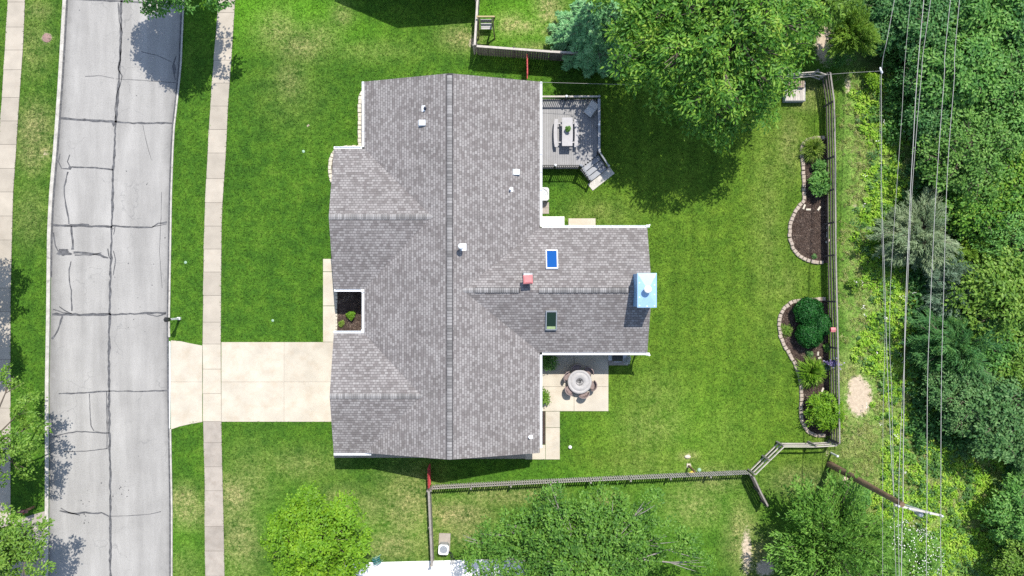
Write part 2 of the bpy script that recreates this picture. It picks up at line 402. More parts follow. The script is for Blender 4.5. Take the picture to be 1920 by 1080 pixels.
# ------------------------------------------------------------------ road, kerbs, pavements, drive
def interp(pts, v):
    pts = sorted(pts, key=lambda p: p[1])
    if v <= pts[0][1]:
        a, b = pts[0], pts[1]
    elif v >= pts[-1][1]:
        a, b = pts[-2], pts[-1]
    else:
        for a, b in zip(pts, pts[1:]):
            if a[1] <= v <= b[1]: break
    return a[0] + (b[0] - a[0]) * (v - a[1]) / (b[1] - a[1])
ROAD_L = [(126, 0), (118, 140), (109, 270), (101, 360), (97, 430), (95, 600), (93, 720), (93, 900), (92, 1080)]
ROAD_R = [(341, 0), (336, 120), (330, 180), (322, 250), (318, 360), (316, 480), (314, 600), (315, 720), (317, 840), (319, 950), (319, 1080)]
VS = [-3000, -1200, -500, -200] + list(range(-80, 1161, 40)) + [1300, 1600, 2300, 4000]
def ribbon(mb, L, Rr, z, z0=None, vs=VS):
    a = [P(interp(L, v), v) for v in vs]; b = [P(interp(Rr, v), v) for v in vs]
    n = len(vs); vv = []
    for p, q in zip(a, b): vv += [(p.x, p.y, z), (q.x, q.y, z)]
    ff = [(2 * i, 2 * i + 2, 2 * i + 3, 2 * i + 1) for i in range(n - 1)]
    mb.add(vv, ff)
    if z0 is not None:
        for pts, flip in ((a, 0), (b, 1)):
            w = []
            for p in pts: w += [(p.x, p.y, z0), (p.x, p.y, z)]
            mb.add(w, [((2 * i, 2 * i + 2, 2 * i + 3, 2 * i + 1) if flip else (2 * i + 1, 2 * i + 3, 2 * i + 2, 2 * i)) for i in range(n - 1)])
def road_material():
    m, nt, b = new_mat('road_asphalt')
    v = pos(nt)
    mp = nd(nt, 'ShaderNodeMapping'); mp.inputs['Scale'].default_value = (1.0, 0.12, 1.0); nt.links.new(v, mp.inputs[0])
    lane = noise(nt, mp.outputs[0], 1.1, 4, 0.6)
    big = noise(nt, v, 0.5, 5, 0.6); fin = noise(nt, v, 16, 4, 0.75); sp = noise(nt, v, 38, 2, 0.6)
    c = mix(nt, ramp(nt, lane, [(0.3, 0.0), (0.7, 1.0)]), (0.275, 0.265, 0.25), (0.375, 0.362, 0.342))
    c = mix(nt, 1.0, c, ramp(nt, big, [(0.3, 0.90), (0.7, 1.05)]), 'MULTIPLY')
    c = mix(nt, 1.0, c, ramp(nt, fin, [(0.30, 0.78), (0.5, 1.0), (0.7, 1.08)]), 'MULTIPLY')
    c = mix(nt, ramp(nt, sp, [(0.67, 0.0), (0.74, 0.55)]), c, (0.16, 0.16, 0.165))
    st = noise(nt, v, 1.6, 5, 0.7)
    c = mix(nt, ramp(nt, st, [(0.64, 0.0), (0.74, 0.30)]), c, (0.17, 0.17, 0.175))
    # grime along both gutters and polished wheel tracks
    ac = nd(nt, 'ShaderNodeVertexColor', layer_name='across'); au = nd(nt, 'ShaderNodeSeparateColor'); nt.links.new(ac.outputs[0], au.inputs[0])
    uu = math_(nt, 'ADD', au.outputs[0], math_(nt, 'MULTIPLY', math_(nt, 'SUBTRACT', st, 0.5), 0.10))
    gr = ramp(nt, uu, [(0.0, 0.62), (0.05, 0.86), (0.12, 1.0), (0.20, 1.02), (0.27, 0.93), (0.35, 1.02), (0.52, 0.97), (0.62, 1.04), (0.75, 0.95), (0.90, 1.0), (0.96, 0.90), (1.0, 0.66)])
    c = mix(nt, 1.0, c, gr, 'MULTIPLY')
    # hairline cracking
    vo = nd(nt, 'ShaderNodeTexVoronoi', feature='DISTANCE_TO_EDGE'); vo.inputs['Scale'].default_value = 0.42
    wv = nd(nt, 'ShaderNodeVectorMath', operation='ADD'); nz = nd(nt, 'ShaderNodeTexNoise'); nz.inputs['Scale'].default_value = 1.4; nz.inputs['Detail'].default_value = 5
    nt.links.new(v, nz.inputs['Vector']); nt.links.new(v, wv.inputs[0]); nt.links.new(nz.outputs['Color'], wv.inputs[1]); nt.links.new(wv.outputs[0], vo.inputs['Vector'])
    hl = math_(nt, 'MULTIPLY', ramp(nt, vo.outputs['Distance'], [(0.0, 0.42), (0.012, 0.0)]), ramp(nt, noise(nt, v, 0.35, 2), [(0.50, 0.0), (0.60, 1.0)]))
    c = mix(nt, hl, c, (0.12, 0.12, 0.12))
    nt.links.new(c, b.inputs['Base Color']); b.inputs['Roughness'].default_value = 0.9; b.inputs['Specular IOR Level'].default_value = 0.25
    bump(nt, b, fin, 0.3, 0.015)
    return m
M['road'] = road_material()
mb = MB(); ribbon(mb, ROAD_L, ROAD_R, 0.006); road = tag(mb.build('road', M['road']), kind='structure')
at = road.data.color_attributes.new('across', 'FLOAT_COLOR', 'POINT')
at.data.foreach_set('color', np.tile(np.array([[0, 0, 0, 1], [1, 1, 1, 1]], np.float32), (len(road.data.vertices) // 2, 1)).ravel())
off = lambda pts, d: [(u + d, v) for u, v in pts]
mb = MB(); ribbon(mb, off(ROAD_L, -7.5), off(ROAD_L, -1.0), 0.075, 0.0)
tag(mb.build('kerb', M['kerb']), kind='structure')
mb = MB()
up = [v for v in VS if v <= 600] + [632]; dn = [804] + [v for v in VS if v >= 840]
ribbon(mb, off(ROAD_R, 2.2), off(ROAD_R, 5.0), 0.06, 0.0, up); ribbon(mb, off(ROAD_R, 2.2), off(ROAD_R, 5.0), 0.06, 0.0, dn)
tag(mb.build('kerb', M['kerb']), kind='structure')
mb = MB(); ribbon(mb, off(ROAD_R, -1.5), off(ROAD_R, 2.2), 0.012)          # dark gutter joint along the right edge
ribbon(mb, off(ROAD_L, -1.0), off(ROAD_L, 2.0), 0.012, None, [v for v in VS if -100 < v < 560])
tag(mb.build('gutter', M['tar']), kind='structure')

def seam(mb, pts, w, z=0.011, jit=0.35):
    """hand poured tar line: a strip of uneven width along photo points"""
    pp = [P(u, v) for u, v in pts]; out = []
    for a, b in zip(pp, pp[1:]):
        n = max(1, int((b - a).length / 0.25))
        out += [a.lerp(b, i / n) for i in range(n)]
    out.append(pp[-1]); n = len(out); vs = []
    for i, p in enumerate(out):
        d = (out[min(i + 1, n - 1)] - out[max(i - 1, 0)]).normalized(); s = Vector((-d.y, d.x, 0))
        k = w * S * 0.5 * (1 + jit * random.uniform(-1, 1)); o = s * random.uniform(-1, 1) * w * S * 0.22
        vs += [(p.x + s.x * k + o.x, p.y + s.y * k + o.y, z), (p.x - s.x * k + o.x, p.y - s.y * k + o.y, z)]
    mb.add(vs, [(2 * i, 2 * i + 1, 2 * i + 3, 2 * i + 2) for i in range(n - 1)])
mb = MB()
for w, pts in [(4.2, [(228, -60), (227, 60), (223, 150), (217, 230), (212, 330), (210, 430), (206, 560), (204, 690), (205, 800), (207, 900), (207, 1140)]),
               (2.0, [(222, 5), (224, 40), (229, 60), (226, 110), (222, 130), (229, 142), (225, 160), (219, 175), (216, 205), (218, 226)]),
               (4.2, [(113, 221), (150, 224), (216, 229)]), (3.6, [(216, 228), (250, 231), (326, 231)]), (3.0, [(130, -2), (215, 2), (332, 9)]),
               (2.6, [(134, 313), (170, 314), (212, 318)]), (2.2, [(113, 288), (110, 303), (116, 316), (133, 317)]), (2.0, [(131, 290), (127, 303), (133, 315)]),
               (2.6, [(127, 322), (121, 350), (120, 362), (124, 385), (130, 420)]), (4.6, [(134, 424), (137, 468)]),
               (3.4, [(99, 422), (140, 424), (210, 425)]), (2.8, [(210, 423), (250, 426), (285, 426), (297, 419), (313, 417)]), (1.6, [(285, 425), (312, 420)]),
               (2.4, [(100, 436), (104, 460), (110, 472)]), (3.4, [(138, 473), (165, 474), (187, 478), (203, 484)]), (2.0, [(140, 478), (170, 478), (190, 474)]), (1.8, [(202, 466), (204, 480), (207, 486)]),
               (2.4, [(133, 490), (130, 505), (130, 525), (134, 545), (135, 583)]), (4.4, [(98, 589), (150, 590), (206, 589)]), (3.4, [(206, 590), (260, 588), (312, 586)]), (2.0, [(276, 589), (295, 593), (311, 588)]),
               (3.4, [(117, 592), (112, 610), (104, 628), (98, 636)]), (1.8, [(111, 575), (122, 582), (135, 588)]), (1.6, [(100, 580), (118, 586), (135, 588)]),
               (2.4, [(110, 738), (150, 737), (205, 733)]), (2.2, [(205, 733), (260, 734), (314, 732)]), (1.5, [(168, 738), (169, 775), (171, 798), (176, 808)]), (1.8, [(200, 734), (201, 790), (201, 842)]),
               (2.4, [(98, 820), (120, 813), (145, 809), (205, 812)]), (1.7, [(120, 847), (160, 846), (202, 841)]), (2.8, [(112, 957), (125, 961), (145, 963), (160, 960), (175, 963), (191, 961), (205, 968)]), (1.8, [(114, 953), (128, 960), (150, 966)]), (1.1, [(207, 968), (240, 967), (280, 964), (302, 959)]),
               (1.6, [(213, 470), (217, 487), (212, 516)]), (1.6, [(212, 430), (216, 425), (213, 440)]), (1.0, [(160, 143), (190, 142), (214, 147)]), (0.9, [(218, 148), (255, 150), (330, 155)]), (0.9, [(268, 235), (275, 268), (284, 300)]), (0.9, [(303, 360), (302, 410), (299, 470), (304, 540)]), (2.0, [(330, 105), (324, 125), (329, 150)]), (0.9, [(265, 97), (295, 104), (322, 116)])]:
    seam(mb, pts, w)
for u, v, ru, rv in [(120, 476, 16, 4), (150, 422, 22, 3), (119, 470, 12, 5), (132, 314, 4, 3), (213, 232, 3, 6), (327, 130, 3, 11)]:   # wide tar patches
    c0 = P(u, v); n = 18
    zz = 0.0122 + 0.0004 * (v % 7)
    vs = [(c0.x, c0.y, zz)] + [(c0.x + ru * S * math.cos(2 * math.pi * i / n) * random.uniform(.7, 1.1), c0.y + rv * S * math.sin(2 * math.pi * i / n) * random.uniform(.6, 1.1), zz) for i in range(n)]
    mb.add(vs, [(0, 1 + i, 1 + (i + 1) % n) for i in range(n)])
for i in range(46):                                                     # small tar drips on the right lane
    u, v = random.choice([(random.gauss(230, 9), random.gauss(910, 14)), (random.gauss(160, 6), random.gauss(960, 30)), (random.uniform(212, 310), random.uniform(340, 620)), (random.uniform(110, 310), random.uniform(0, 1080))])
    c0 = P(u, v); r = random.uniform(.012, .05)
    mb.add([(c0.x + r * math.cos(k) * random.uniform(.7, 1.2), c0.y + r * math.sin(k), 0.015) for k in (0, 1, 2.1, 3.1, 4.2, 5.2)], [tuple(range(6))])
mb.build('tar_seam', M['tar'], road)

def slabs(name, L, Rr, joints, m, z=0.03, gap=0.018):
    """pavement: single slabs lying on a dark bed that shows in the joints"""
    bed = MB(); ribbon(bed, off(L, -0.3), off(Rr, 0.3), 0.010, None, [joints[0]] + joints[1:])
    top = MB()
    for a, b in zip(joints, joints[1:]):
        g = gap / S / 2
        q = [P(interp(L, a + g), a + g), P(interp(Rr, a + g), a + g), P(interp(Rr, b - g), b - g), P(interp(L, b - g), b - g)]
        h = z + random.uniform(-.004, .004)
        n = max(1, int((b - a) / 40)); poly = []
        Ls = [P(interp(L, a + g + (b - a - 2 * g) * i / n), a + g + (b - a - 2 * g) * i / n) for i in range(n + 1)]
        Rs = [P(interp(Rr, a + g + (b - a - 2 * g) * i / n), a + g + (b - a - 2 * g) * i / n) for i in range(n + 1)]
        jl = [Vector((random.uniform(-.02, .02), 0, 0)) for _ in Ls]
        top.prism([p + j for p, j in zip(Ls, jl)] + Rs[::-1], 0.0, h)
    t = tag(top.build(name, m), kind='structure')
    bed.build('joint_bed', M['joint'], t)
    return t
WALK_L = [(410, 0), (402, 100), (397, 165), (392, 240), (388, 320), (385, 380), (382, 480), (381, 560), (380, 645), (381, 790), (384, 880), (384, 960), (385, 1080)]
WALK_R = [(441, 0), (434, 110), (428, 190), (424, 280), (420, 340), (416, 400), (415, 480), (414, 640), (415, 790), (417, 890), (419, 960), (421, 1080)]
slabs('sidewalk', WALK_L, WALK_R, [-3000, -200, -90, -45, 0, 24, 72, 113, 156, 199, 243, 287, 335, 380, 424, 467, 510, 554, 604, 645], M['concrete'])
slabs('sidewalk', WALK_L, WALK_R, [645, 692, 738, 790], M['concrete_cream'], 0.032)
slabs('sidewalk', WALK_L, WALK_R, [790, 830, 875, 920, 987, 1033, 1080, 1130, 1180, 1500, 4000], M['concrete_old'])
FAR_L = [(15, 0), (9, 100), (3, 200), (-4, 290), (-9, 360), (-12, 430), (-15, 560), (-17, 720), (-18, 1080)]
FAR_R = [(47, 0), (44, 80), (39, 150), (34, 220), (30, 290), (25, 360), (23, 430), (20, 560), (20, 720), (20, 1080)]
slabs('sidewalk', FAR_L, FAR_R, [-3000, -200, -90, -40, 4, 51, 94, 131, 183, 227, 271, 316, 360, 405, 450, 495, 540, 584, 628, 674, 720, 765, 810, 855, 900, 945, 990, 1040, 1090, 1500, 4000], M['concrete'])

def flat(name, polys, m, z, kind='structure', z0=0.0):
    mb = MB()
    for p in polys: mb.prism([P(u, v) for u, v in p], z0, z)
    o = mb.build(name, m)
    return tag(o, kind=kind) if kind else o
d = 0.3
flat('driveway', [[(321, 638), (340, 640), (358, 644), (379.5, 648), (379.5, 716 - d), (320, 716 - d)], [(320, 716 + d), (379.5, 716 + d), (379.5, 791), (355, 795), (338, 799), (321, 805)],
     [(415.5, 641.5), (532.6, 641.5), (532.6, 716 - d), (415.5, 716 - d)], [(533.2, 641.5), (640, 641.5), (640, 716 - d), (533.2, 716 - d)], [(415.5, 716 + d), (532.6, 716 + d), (532.6, 790.5), (415.5, 790.5)], [(533.2, 716 + d), (640, 716 + d), (640, 790.5), (533.2, 790.5)]], M['concrete_cream'], 0.034)
flat('driveway_bed', [[(322, 640), (379, 649), (379, 790), (322, 803)], [(416, 642), (639, 642), (639, 790), (416, 790)]], M['concrete_old'], 0.02)
flat('driveway_apron', [[(317.6, 640), (320, 640), (319.6, 803), (317.6, 803)]], M['white'], 0.05)
flat('path', [[(606, 485.5), (626, 485.5), (626, 509), (606, 509)], [(606, 510), (631, 510), (631, 573), (606, 573)], [(606, 574), (631, 574), (631, 640.8), (606, 640.8)]], M['concrete_cream'], 0.036)
for u0, v0, u1, v1 in []: pass
flat('driveway', [[(-30, 992), (85.5, 958), (86, 1043), (-30, 1043)], [(-30, 1044.5), (86, 1044.5), (86, 1200), (-30, 1200)]], M['concrete_old'], 0.028)
# patio and paths by the back door
flat('patio', [[(990, 655), (1076, 655), (1076, 724.5), (990, 724.5)], [(1076.6, 655), (1140.5, 655), (1140.5, 724.5), (1076.6, 724.5)], [(990, 725), (1076, 725), (1076, 770.5), (990, 770.5)], [(1076.6, 725), (1140.5, 725), (1140.5, 770.5), (1076.6, 770.5)]], M['concrete_cream'], 0.05)
flat('path', [[(1023, 771.4), (1049.5, 771.4), (1049.5, 801), (1023, 801)], [(1023, 801.8), (1049.5, 801.8), (1049.5, 861), (1023, 861)], [(985, 834), (1022.3, 834), (1022.3, 861), (985, 861)]], M['concrete_cream'], 0.04)
flat('mulch_bed', [[(990, 771.4), (1022.4, 771.4), (1022.4, 833), (990, 833)]], M['mulch'], 0.035)
flat('foundation_strip', [[(626, 840), (805, 840), (805, 858), (626, 858)], [(805.5, 840), (985, 840), (985, 860), (805.5, 860)]], M['concrete_old'], 0.02)

# ------------------------------------------------------------------ the house
def shingle_material():
    m, nt, b = new_mat('roof_shingles')
    uv = nd(nt, 'ShaderNodeUVMap').outputs[0]
    def brick(w, h, offs, sq, seedshift, gap=0.0):
        mp = nd(nt, 'ShaderNodeMapping'); mp.inputs['Location'].default_value = (seedshift, 0, 0); nt.links.new(uv, mp.inputs[0])
        br = nd(nt, 'ShaderNodeTexBrick', offset=offs, offset_frequency=2, squash=sq, squash_frequency=3)
        nt.links.new(mp.outputs[0], br.inputs['Vector'])
        br.inputs['Color1'].default_value = (0, 0, 0, 1); br.inputs['Color2'].default_value = (1, 1, 1, 1); br.inputs['Mortar'].default_value = (0.5, 0.5, 0.5, 1)
        br.inputs['Scale'].default_value = 1.0; br.inputs['Mortar Size'].default_value = 0.0; br.inputs['Bias'].default_value = 0.0
        br.inputs['Brick Width'].default_value = w; br.inputs['Row Height'].default_value = h
        br.inputs['Mortar Size'].default_value = gap; br.inputs['Mortar Smooth'].default_value = 0.3
        return br.outputs['Color'], br.outputs['Fac']
    h = 0.155
    a, joint = brick(0.205, h, 0.43, 1.0, 0.0, 0.017); a2, _ = brick(0.41, h, 0.43, 1.0, 0.0)
    f = math_(nt, 'ADD', math_(nt, 'MULTIPLY', a, 0.75), math_(nt, 'MULTIPLY', a2, 0.25))
    c = ramp(nt, f, [(0.12, (0.162, 0.147, 0.141)), (0.36, (0.198, 0.183, 0.176)), (0.50, (0.255, 0.239, 0.231)), (0.90, (0.308, 0.292, 0.283))])
    tint, _ = brick(0.205, h, 0.43, 1.0, 41.0)
    c = mix(nt, math_(nt, 'MULTIPLY', tint, 0.25), c, (0.215, 0.185, 0.186))
    c = mix(nt, math_(nt, 'MULTIPLY', joint, 0.75), c, (0.115, 0.105, 0.105))
    g = noise(nt, pos(nt), 60, 2, 0.7)
    c = mix(nt, 1.0, c, ramp(nt, g, [(0.3, 0.86), (0.7, 1.1)]), 'MULTIPLY')
    c = mix(nt, 1.0, c, ramp(nt, noise(nt, pos(nt), 0.45, 4), [(0.3, 0.90), (0.7, 1.06)]), 'MULTIPLY')
    mp2 = nd(nt, 'ShaderNodeMapping'); mp2.inputs['Scale'].default_value = (2.2, 0.22, 1.0); nt.links.new(uv, mp2.inputs[0])
    c = mix(nt, 1.0, c, ramp(nt, noise(nt, mp2.outputs[0], 1.0, 5, 0.6), [(0.3, 0.93), (0.55, 1.0), (0.75, 1.04)]), 'MULTIPLY')     # rain streaks down the slope
    # butt edge of each course: dark line and a small step
    sep = nd(nt, 'ShaderNodeSeparateXYZ'); nt.links.new(uv, sep.inputs[0])
    fr = math_(nt, 'FRACT', math_(nt, 'DIVIDE', sep.outputs[1], h))
    c = mix(nt, 1.0, c, ramp(nt, fr, [(0.0, 0.66), (0.12, 0.78), (0.20, 1.0), (1.0, 1.0)]), 'MULTIPLY')
    nt.links.new(c, b.inputs['Base Color']); b.inputs['Roughness'].default_value = 0.9; b.inputs['Specular IOR Level'].default_value = 0.2
    bump(nt, b, math_(nt, 'ADD', math_(nt, 'SUBTRACT', 1.0, fr), math_(nt, 'MULTIPLY', f, 0.7)), 0.35, 0.012)
    return m
M['shingle'] = shingle_material()
M['cap'] = mat('ridge_cap_shingle', (0.34, 0.327, 0.32), 0.9, 0.06, 3, 50, 0.14, 0.3, island=0.55)
M['shade_underlay'] = mat('ridge_edge_shade', (0.055, 0.052, 0.055), 0.9, 0.1, 3, 30, 0.1, 0)  # dark underlayer strip, its colour painting a shadow-like line beside the caps

def roof_mesh(name, faces, m, parent=None):
    """faces: (corner list, eave direction); every face carries metre UVs, u along the eave and v up the slope"""
    off_ = wloc(parent) if parent else Vector((0, 0, 0))
    bm = bmesh.new(); uvl = bm.loops.layers.uv.new('UVMap')
    for k, (pts, e) in enumerate(faces):
        pts = [Vector(p) for p in pts]
        e = Vector(e).normalized()
        n = Vector((0, 0, 0))
        for i in range(len(pts)):
            n += (pts[i] - pts[0]).cross(pts[(i + 1) % len(pts)] - pts[0])
        if n.z < 0: pts = pts[::-1]; n = -n
        n.normalize(); up_ = n.cross(e)
        if up_.z < 0: up_ = -up_
        low = min(pts, key=lambda p: p.z)
        f = bm.faces.new([bm.verts.new(p - off_) for p in pts])
        for lp, p in zip(f.loops, pts):
            lp[uvl].uv = ((p - low).dot(e) + 7.3 * k, (p - low).dot(up_))
    me = bpy.data.meshes.new(name); bm.to_mesh(me); bm.free(); me.materials.append(m)
    o = bpy.data.objects.new(name, me); C.objects.link(o)
    if parent is not None: o.parent = parent
    return o

house = thing('house', 'large single storey house with grey shingle roof, wings front and back and a courtyard', 'house', (-3.56, 1.2, 0))
xr, xw, xe, yS, yN = -3.56, -8.77, 1.65, -9.79, 12.25
zr, ze, xf = 4.60, 2.75, -10.58
n0, n1, nm, nz = 8.26, -0.06, 4.10, 4.23; nxv = xw + (nz - ze) / .355
s0, sm_, sz = -2.69, -6.25, 4.01; sxv = xw + (sz - ze) / .355
r0, r1, rm, rz, rx, rxv = 3.577, -3.83, -0.127, 4.34, 8.03, -2.83
E = [
    ([(xr, yN, zr), (xr, yS, zr), (xw, yS, ze), (sxv, sm_, sz), (xw, s0, ze), (xw, n1, ze), (nxv, nm, nz), (xw, n0, ze), (xw, yN, ze)], (0, 1, 0)),
    ([(xr, yS, zr), (xr, yN, zr), (xe, yN, ze), (xe, r0, ze), (rxv, rm, rz), (xe, r1, ze), (xe, yS, ze)], (0, 1, 0)),
    ([(xw, n0, ze), (xf, n0, ze), (xf + .04, nm, nz), (nxv, nm, nz)], (1, 0, 0)),
    ([(xw, n1, ze), (nxv, nm, nz), (xf + .04, nm, nz), (xf, n1, ze)], (1, 0, 0)),
    ([(xw, s0, ze), (xf, s0, ze), (xf + .04, sm_, sz), (sxv, sm_, sz)], (1, 0, 0)),
    ([(xw, yS, ze), (sxv, sm_, sz), (xf + .04, sm_, sz), (xf, yS, ze)], (1, 0, 0)),
    ([(xe, r0, ze), (rx, r0, ze), (rx, rm, rz), (rxv, rm, rz)], (1, 0, 0)),
    ([(xe, r1, ze), (rxv, rm, rz), (rx, rm, rz), (rx, r1, ze)], (1, 0, 0)),
]
roof = roof_mesh('roof', E, M['shingle'], house)
mb = MB()                                                             # underside, and the boards that close the rakes
for pts, e in E:
    mb.add([(p[0], p[1], p[2] - 0.14) for p in pts], [tuple(range(len(pts)))])
def rake(a, b):
    a = Vector(a); b = Vector(b)
    mb.add([(a.x, a.y, a.z - .003), (b.x, b.y, b.z - .003), (b.x, b.y, b.z - .17), (a.x, a.y, a.z - .17)], [(0, 1, 2, 3)])
for a, b in [((xw, yN, ze), (xr, yN, zr)), ((xr, yN, zr), (xe, yN, ze)), ((xw, yS, ze), (xr, yS, zr)), ((xr, yS, zr), (xe, yS, ze)), ((xf, n0, ze), (xf + .04, nm, nz)), ((xf + .04, nm, nz), (xf, n1, ze)), ((xf, s0, ze), (xf + .04, sm_, sz)), ((xf + .04, sm_, sz), (xf, yS, ze)), ((rx, r0, ze), (rx, rm, rz)), ((rx, rm, rz), (rx, r1, ze))]:
    rake(a, b)
mb.build('soffit', M['white'], house)

def wall_gable(mb, p, q, z0, zl, peak=None):
    pts = [(p[0], p[1], z0), (q[0], q[1], z0), (q[0], q[1], zl)]
    if peak: pts.append(peak)
    pts.append((p[0], p[1], zl)); mb.add(pts, [tuple(range(len(pts)))])
mb = MB(); i_ = 0.38; zl = 2.72
W0, W1 = xw + i_, xe - i_
for p, q, pk in [((W0, yN - i_), (W1, yN - i_), (xr, yN - i_, zr - .12)), ((W0, yS + i_), (W1, yS + i_), (xr, yS + i_, zr - .12)), ((W0, yN - i_), (W0, n0 - i_), None), ((W0, n0 - i_), (xf + i_, n0 - i_), None),
                 ((xf + i_, n0 - i_), (xf + i_, n1 + i_), (xf + i_, nm, nz - .12)), ((xf + i_, n1 + i_), (W0, n1 + i_), None), ((W0, n1 + i_), (W0, s0 - i_), None), ((W0, s0 - i_), (xf + i_, s0 - i_), None),
                 ((xf + i_, s0 - i_), (xf + i_, yS + i_), (xf + i_, sm_, sz - .12)), ((xf + i_, yS + i_), (W0, yS + i_), None), ((W1, yN - i_), (W1, r0 - i_), None), ((W1, r0 - i_), (rx - i_, r0 - i_), None),
                 ((rx - i_, r0 - i_), (rx - i_, r1 + i_), (rx - i_, rm, rz - .14)), ((rx - i_, r1 + i_), (W1, r1 + i_), None), ((W1, r1 + i_), (W1, yS + i_), None)]:
    wall_gable(mb, p, q, 0.0, zl, pk)
def siding_material():
    m, nt, b = new_mat('lap_siding')
    sep = nd(nt, 'ShaderNodeSeparateXYZ'); nt.links.new(pos(nt), sep.inputs[0])
    fr = math_(nt, 'FRACT', math_(nt, 'DIVIDE', sep.outputs[2], 0.11))
    c = mix(nt, noise(nt, pos(nt), 2.0), (0.66, 0.65, 0.62), (0.74, 0.73, 0.71))
    nt.links.new(mix(nt, 1.0, c, ramp(nt, fr, [(0.0, 0.7), (0.08, 1.0)]), 'MULTIPLY'), b.inputs['Base Color'])
    b.inputs['Roughness'].default_value = 0.6; bump(nt, b, math_(nt, 'SUBTRACT', 1.0, fr), 0.5, 0.02)
    return m
M['lap'] = siding_material()
mb.build('wall', M['lap'], house)
# openings seen only from a lower side view
glass = new_mat('window_glass'); glass[2].inputs['Base Color'].default_value = (0.03, 0.04, 0.05, 1); glass[2].inputs['Roughness'].default_value = 0.08; M['glass'] = glass[0]
def wall_opening(name, c, w, h, n, parent, panes=True):
    """framed window or door set 2 cm proud of a wall facing n"""
    c = Vector(c); n = Vector(n); t = Vector((-n.y, n.x, 0)); mb = MB(); fw = 0.09
    for s in (-1, 1): mb.bar(c + t * s * w / 2 - Vector((0, 0, h / 2 + fw / 2)) + n * .02, c + t * s * w / 2 + Vector((0, 0, h / 2 + fw / 2)) + n * .02, fw, .06, n)
    for s in (-1, 1): mb.bar(c - t * (w / 2 - fw / 2) + Vector((0, 0, s * h / 2)) + n * .02, c + t * (w / 2 - fw / 2) + Vector((0, 0, s * h / 2)) + n * .02, .06, fw, (0, 0, 1))
    o = mb.build(name, M['white'], parent)
    g = MB(); g.bar(c - t * (w / 2 - .045) + n * .012, c + t * (w / 2 - .045) + n * .012, .02, h - .09)
    g.build('pane' if panes else 'door_leaf', M['glass'] if panes else M['white'], o)
wall_opening('garage_door', (xf + i_, sm_, 1.15), 4.9, 2.2, (-1, 0, 0), house, False)
for yy in (3.0, 5.2): wall_opening('window', (xf + i_, yy, 1.5), 1.2, 1.3, (-1, 0, 0), house)
wall_opening('window', (W0, 10.0, 1.5), 1.6, 1.3, (-1, 0, 0), house)
wall_opening('door', (W0, -2.0, 1.05), 0.95, 2.05, (-1, 0, 0), house, False)
for yy in (10.6, 5.4): wall_opening('window', (W1, yy, 1.6), 1.2, 1.2, (1, 0, 0), house)
wall_opening('patio_door', (W1, 8.6, 1.65), 1.8, 2.0, (1, 0, 0), house)
wall_opening('patio_door', (3.6, r1 + i_, 1.1), 1.8, 2.05, (0, -1, 0), house)
wall_opening('window', (4.6, r0 - i_, 1.6), 1.4, 1.2, (0, 1, 0), house)
for yy in (-2.4, 2.2): wall_opening('window', (rx - i_, yy, 1.6), 1.0, 1.3, (1, 0, 0), house)

def gutter(p, q, out):
    """open white eave trough, with a hanger every metre"""
    p = Vector(p); q = Vector(q); o = Vector(out); mb = MB(); w = 0.13
    a = p + o * 0.004; b = q + o * 0.004; hz = Vector((0, 0, 1)); d = (q - p).normalized()
    mb.bar(a + o * w - hz * .05, b + o * w - hz * .05, .022, .11); mb.bar(a + o * w / 2 - hz * .10, b + o * w / 2 - hz * .10, w - .022, .015)
    mb.bar(a + o * .008 - hz * .05, b + o * .008 - hz * .05, .012, .11)
    n = max(1, int((q - p).length / 0.95))
    for i in range(n + 1):
        c = a.lerp(b, (i + .02) / (n + .04)); mb.bar(c + o * .016 - hz * .004, c + o * (w - .012) - hz * .004, .05, .012)
    for c in (a, b): mb.bar(c + o * .014 - hz * .055, c + o * (w - .012) - hz * .055, .014, .09)
    return mb.build('gutter', M['white_metal'], house)
gz = ze - .02
for p, q, o in [((xw, yN, gz), (xw, n0 + .14, gz), (-1, 0, 0)), ((xw - .15, n0, gz), (xf, n0, gz), (0, 1, 0)), ((xf + .02, n1, gz), (xw - .15, n1, gz), (0, -1, 0)), ((xw, n1 - .01, gz), (xw, s0 + .01, gz), (-1, 0, 0)),
                ((xf, s0, gz), (xw - .15, s0, gz), (0, 1, 0)), ((xf, yS, gz), (xw + .4, yS, gz), (0, -1, 0)), ((xe, yN, gz), (xe, r0 + .14, gz), (1, 0, 0)), ((xe + .15, r0, gz), (rx, r0, gz), (0, 1, 0)),
                ((xe + .15, r1, gz), (rx, r1, gz), (0, -1, 0)), ((xe, r1 - .14, gz), (xe, yS + .3, gz), (1, 0, 0))]:
    gutter(p, q, o)
def downspout(x, y, sx, sy):
    mb = MB(); z = ze - .13
    mb.bar((x, y, z), (x - sx * .02, y - sy * .36, z - .35), .09, .07); mb.bar((x - sx * .02, y - sy * .36, z - .35), (x - sx * .02, y - sy * .36, .15), .09, .07)
    mb.bar((x - sx * .02, y - sy * .33, .15), (x + sx * .35, y - sy * .1, .06), .09, .07)
    mb.bbox((x + sx * .06, y + sy * .02, ze - .05), (.20, .16, .14), .03)
    mb.box((x + sx * .15, y + sy * .08, ze - .03), (.10, .07, .10), .5)
    mb.build('downspout', M['white_metal'], house)
downspout(rx - .02, r0 + .08, 1, 1); downspout(rx - .02, r1 - .08, 1, -1); downspout(xw - .09, n1 - .1, 0, -1); downspout(xw - .09, s0 + .12, 0, 1)

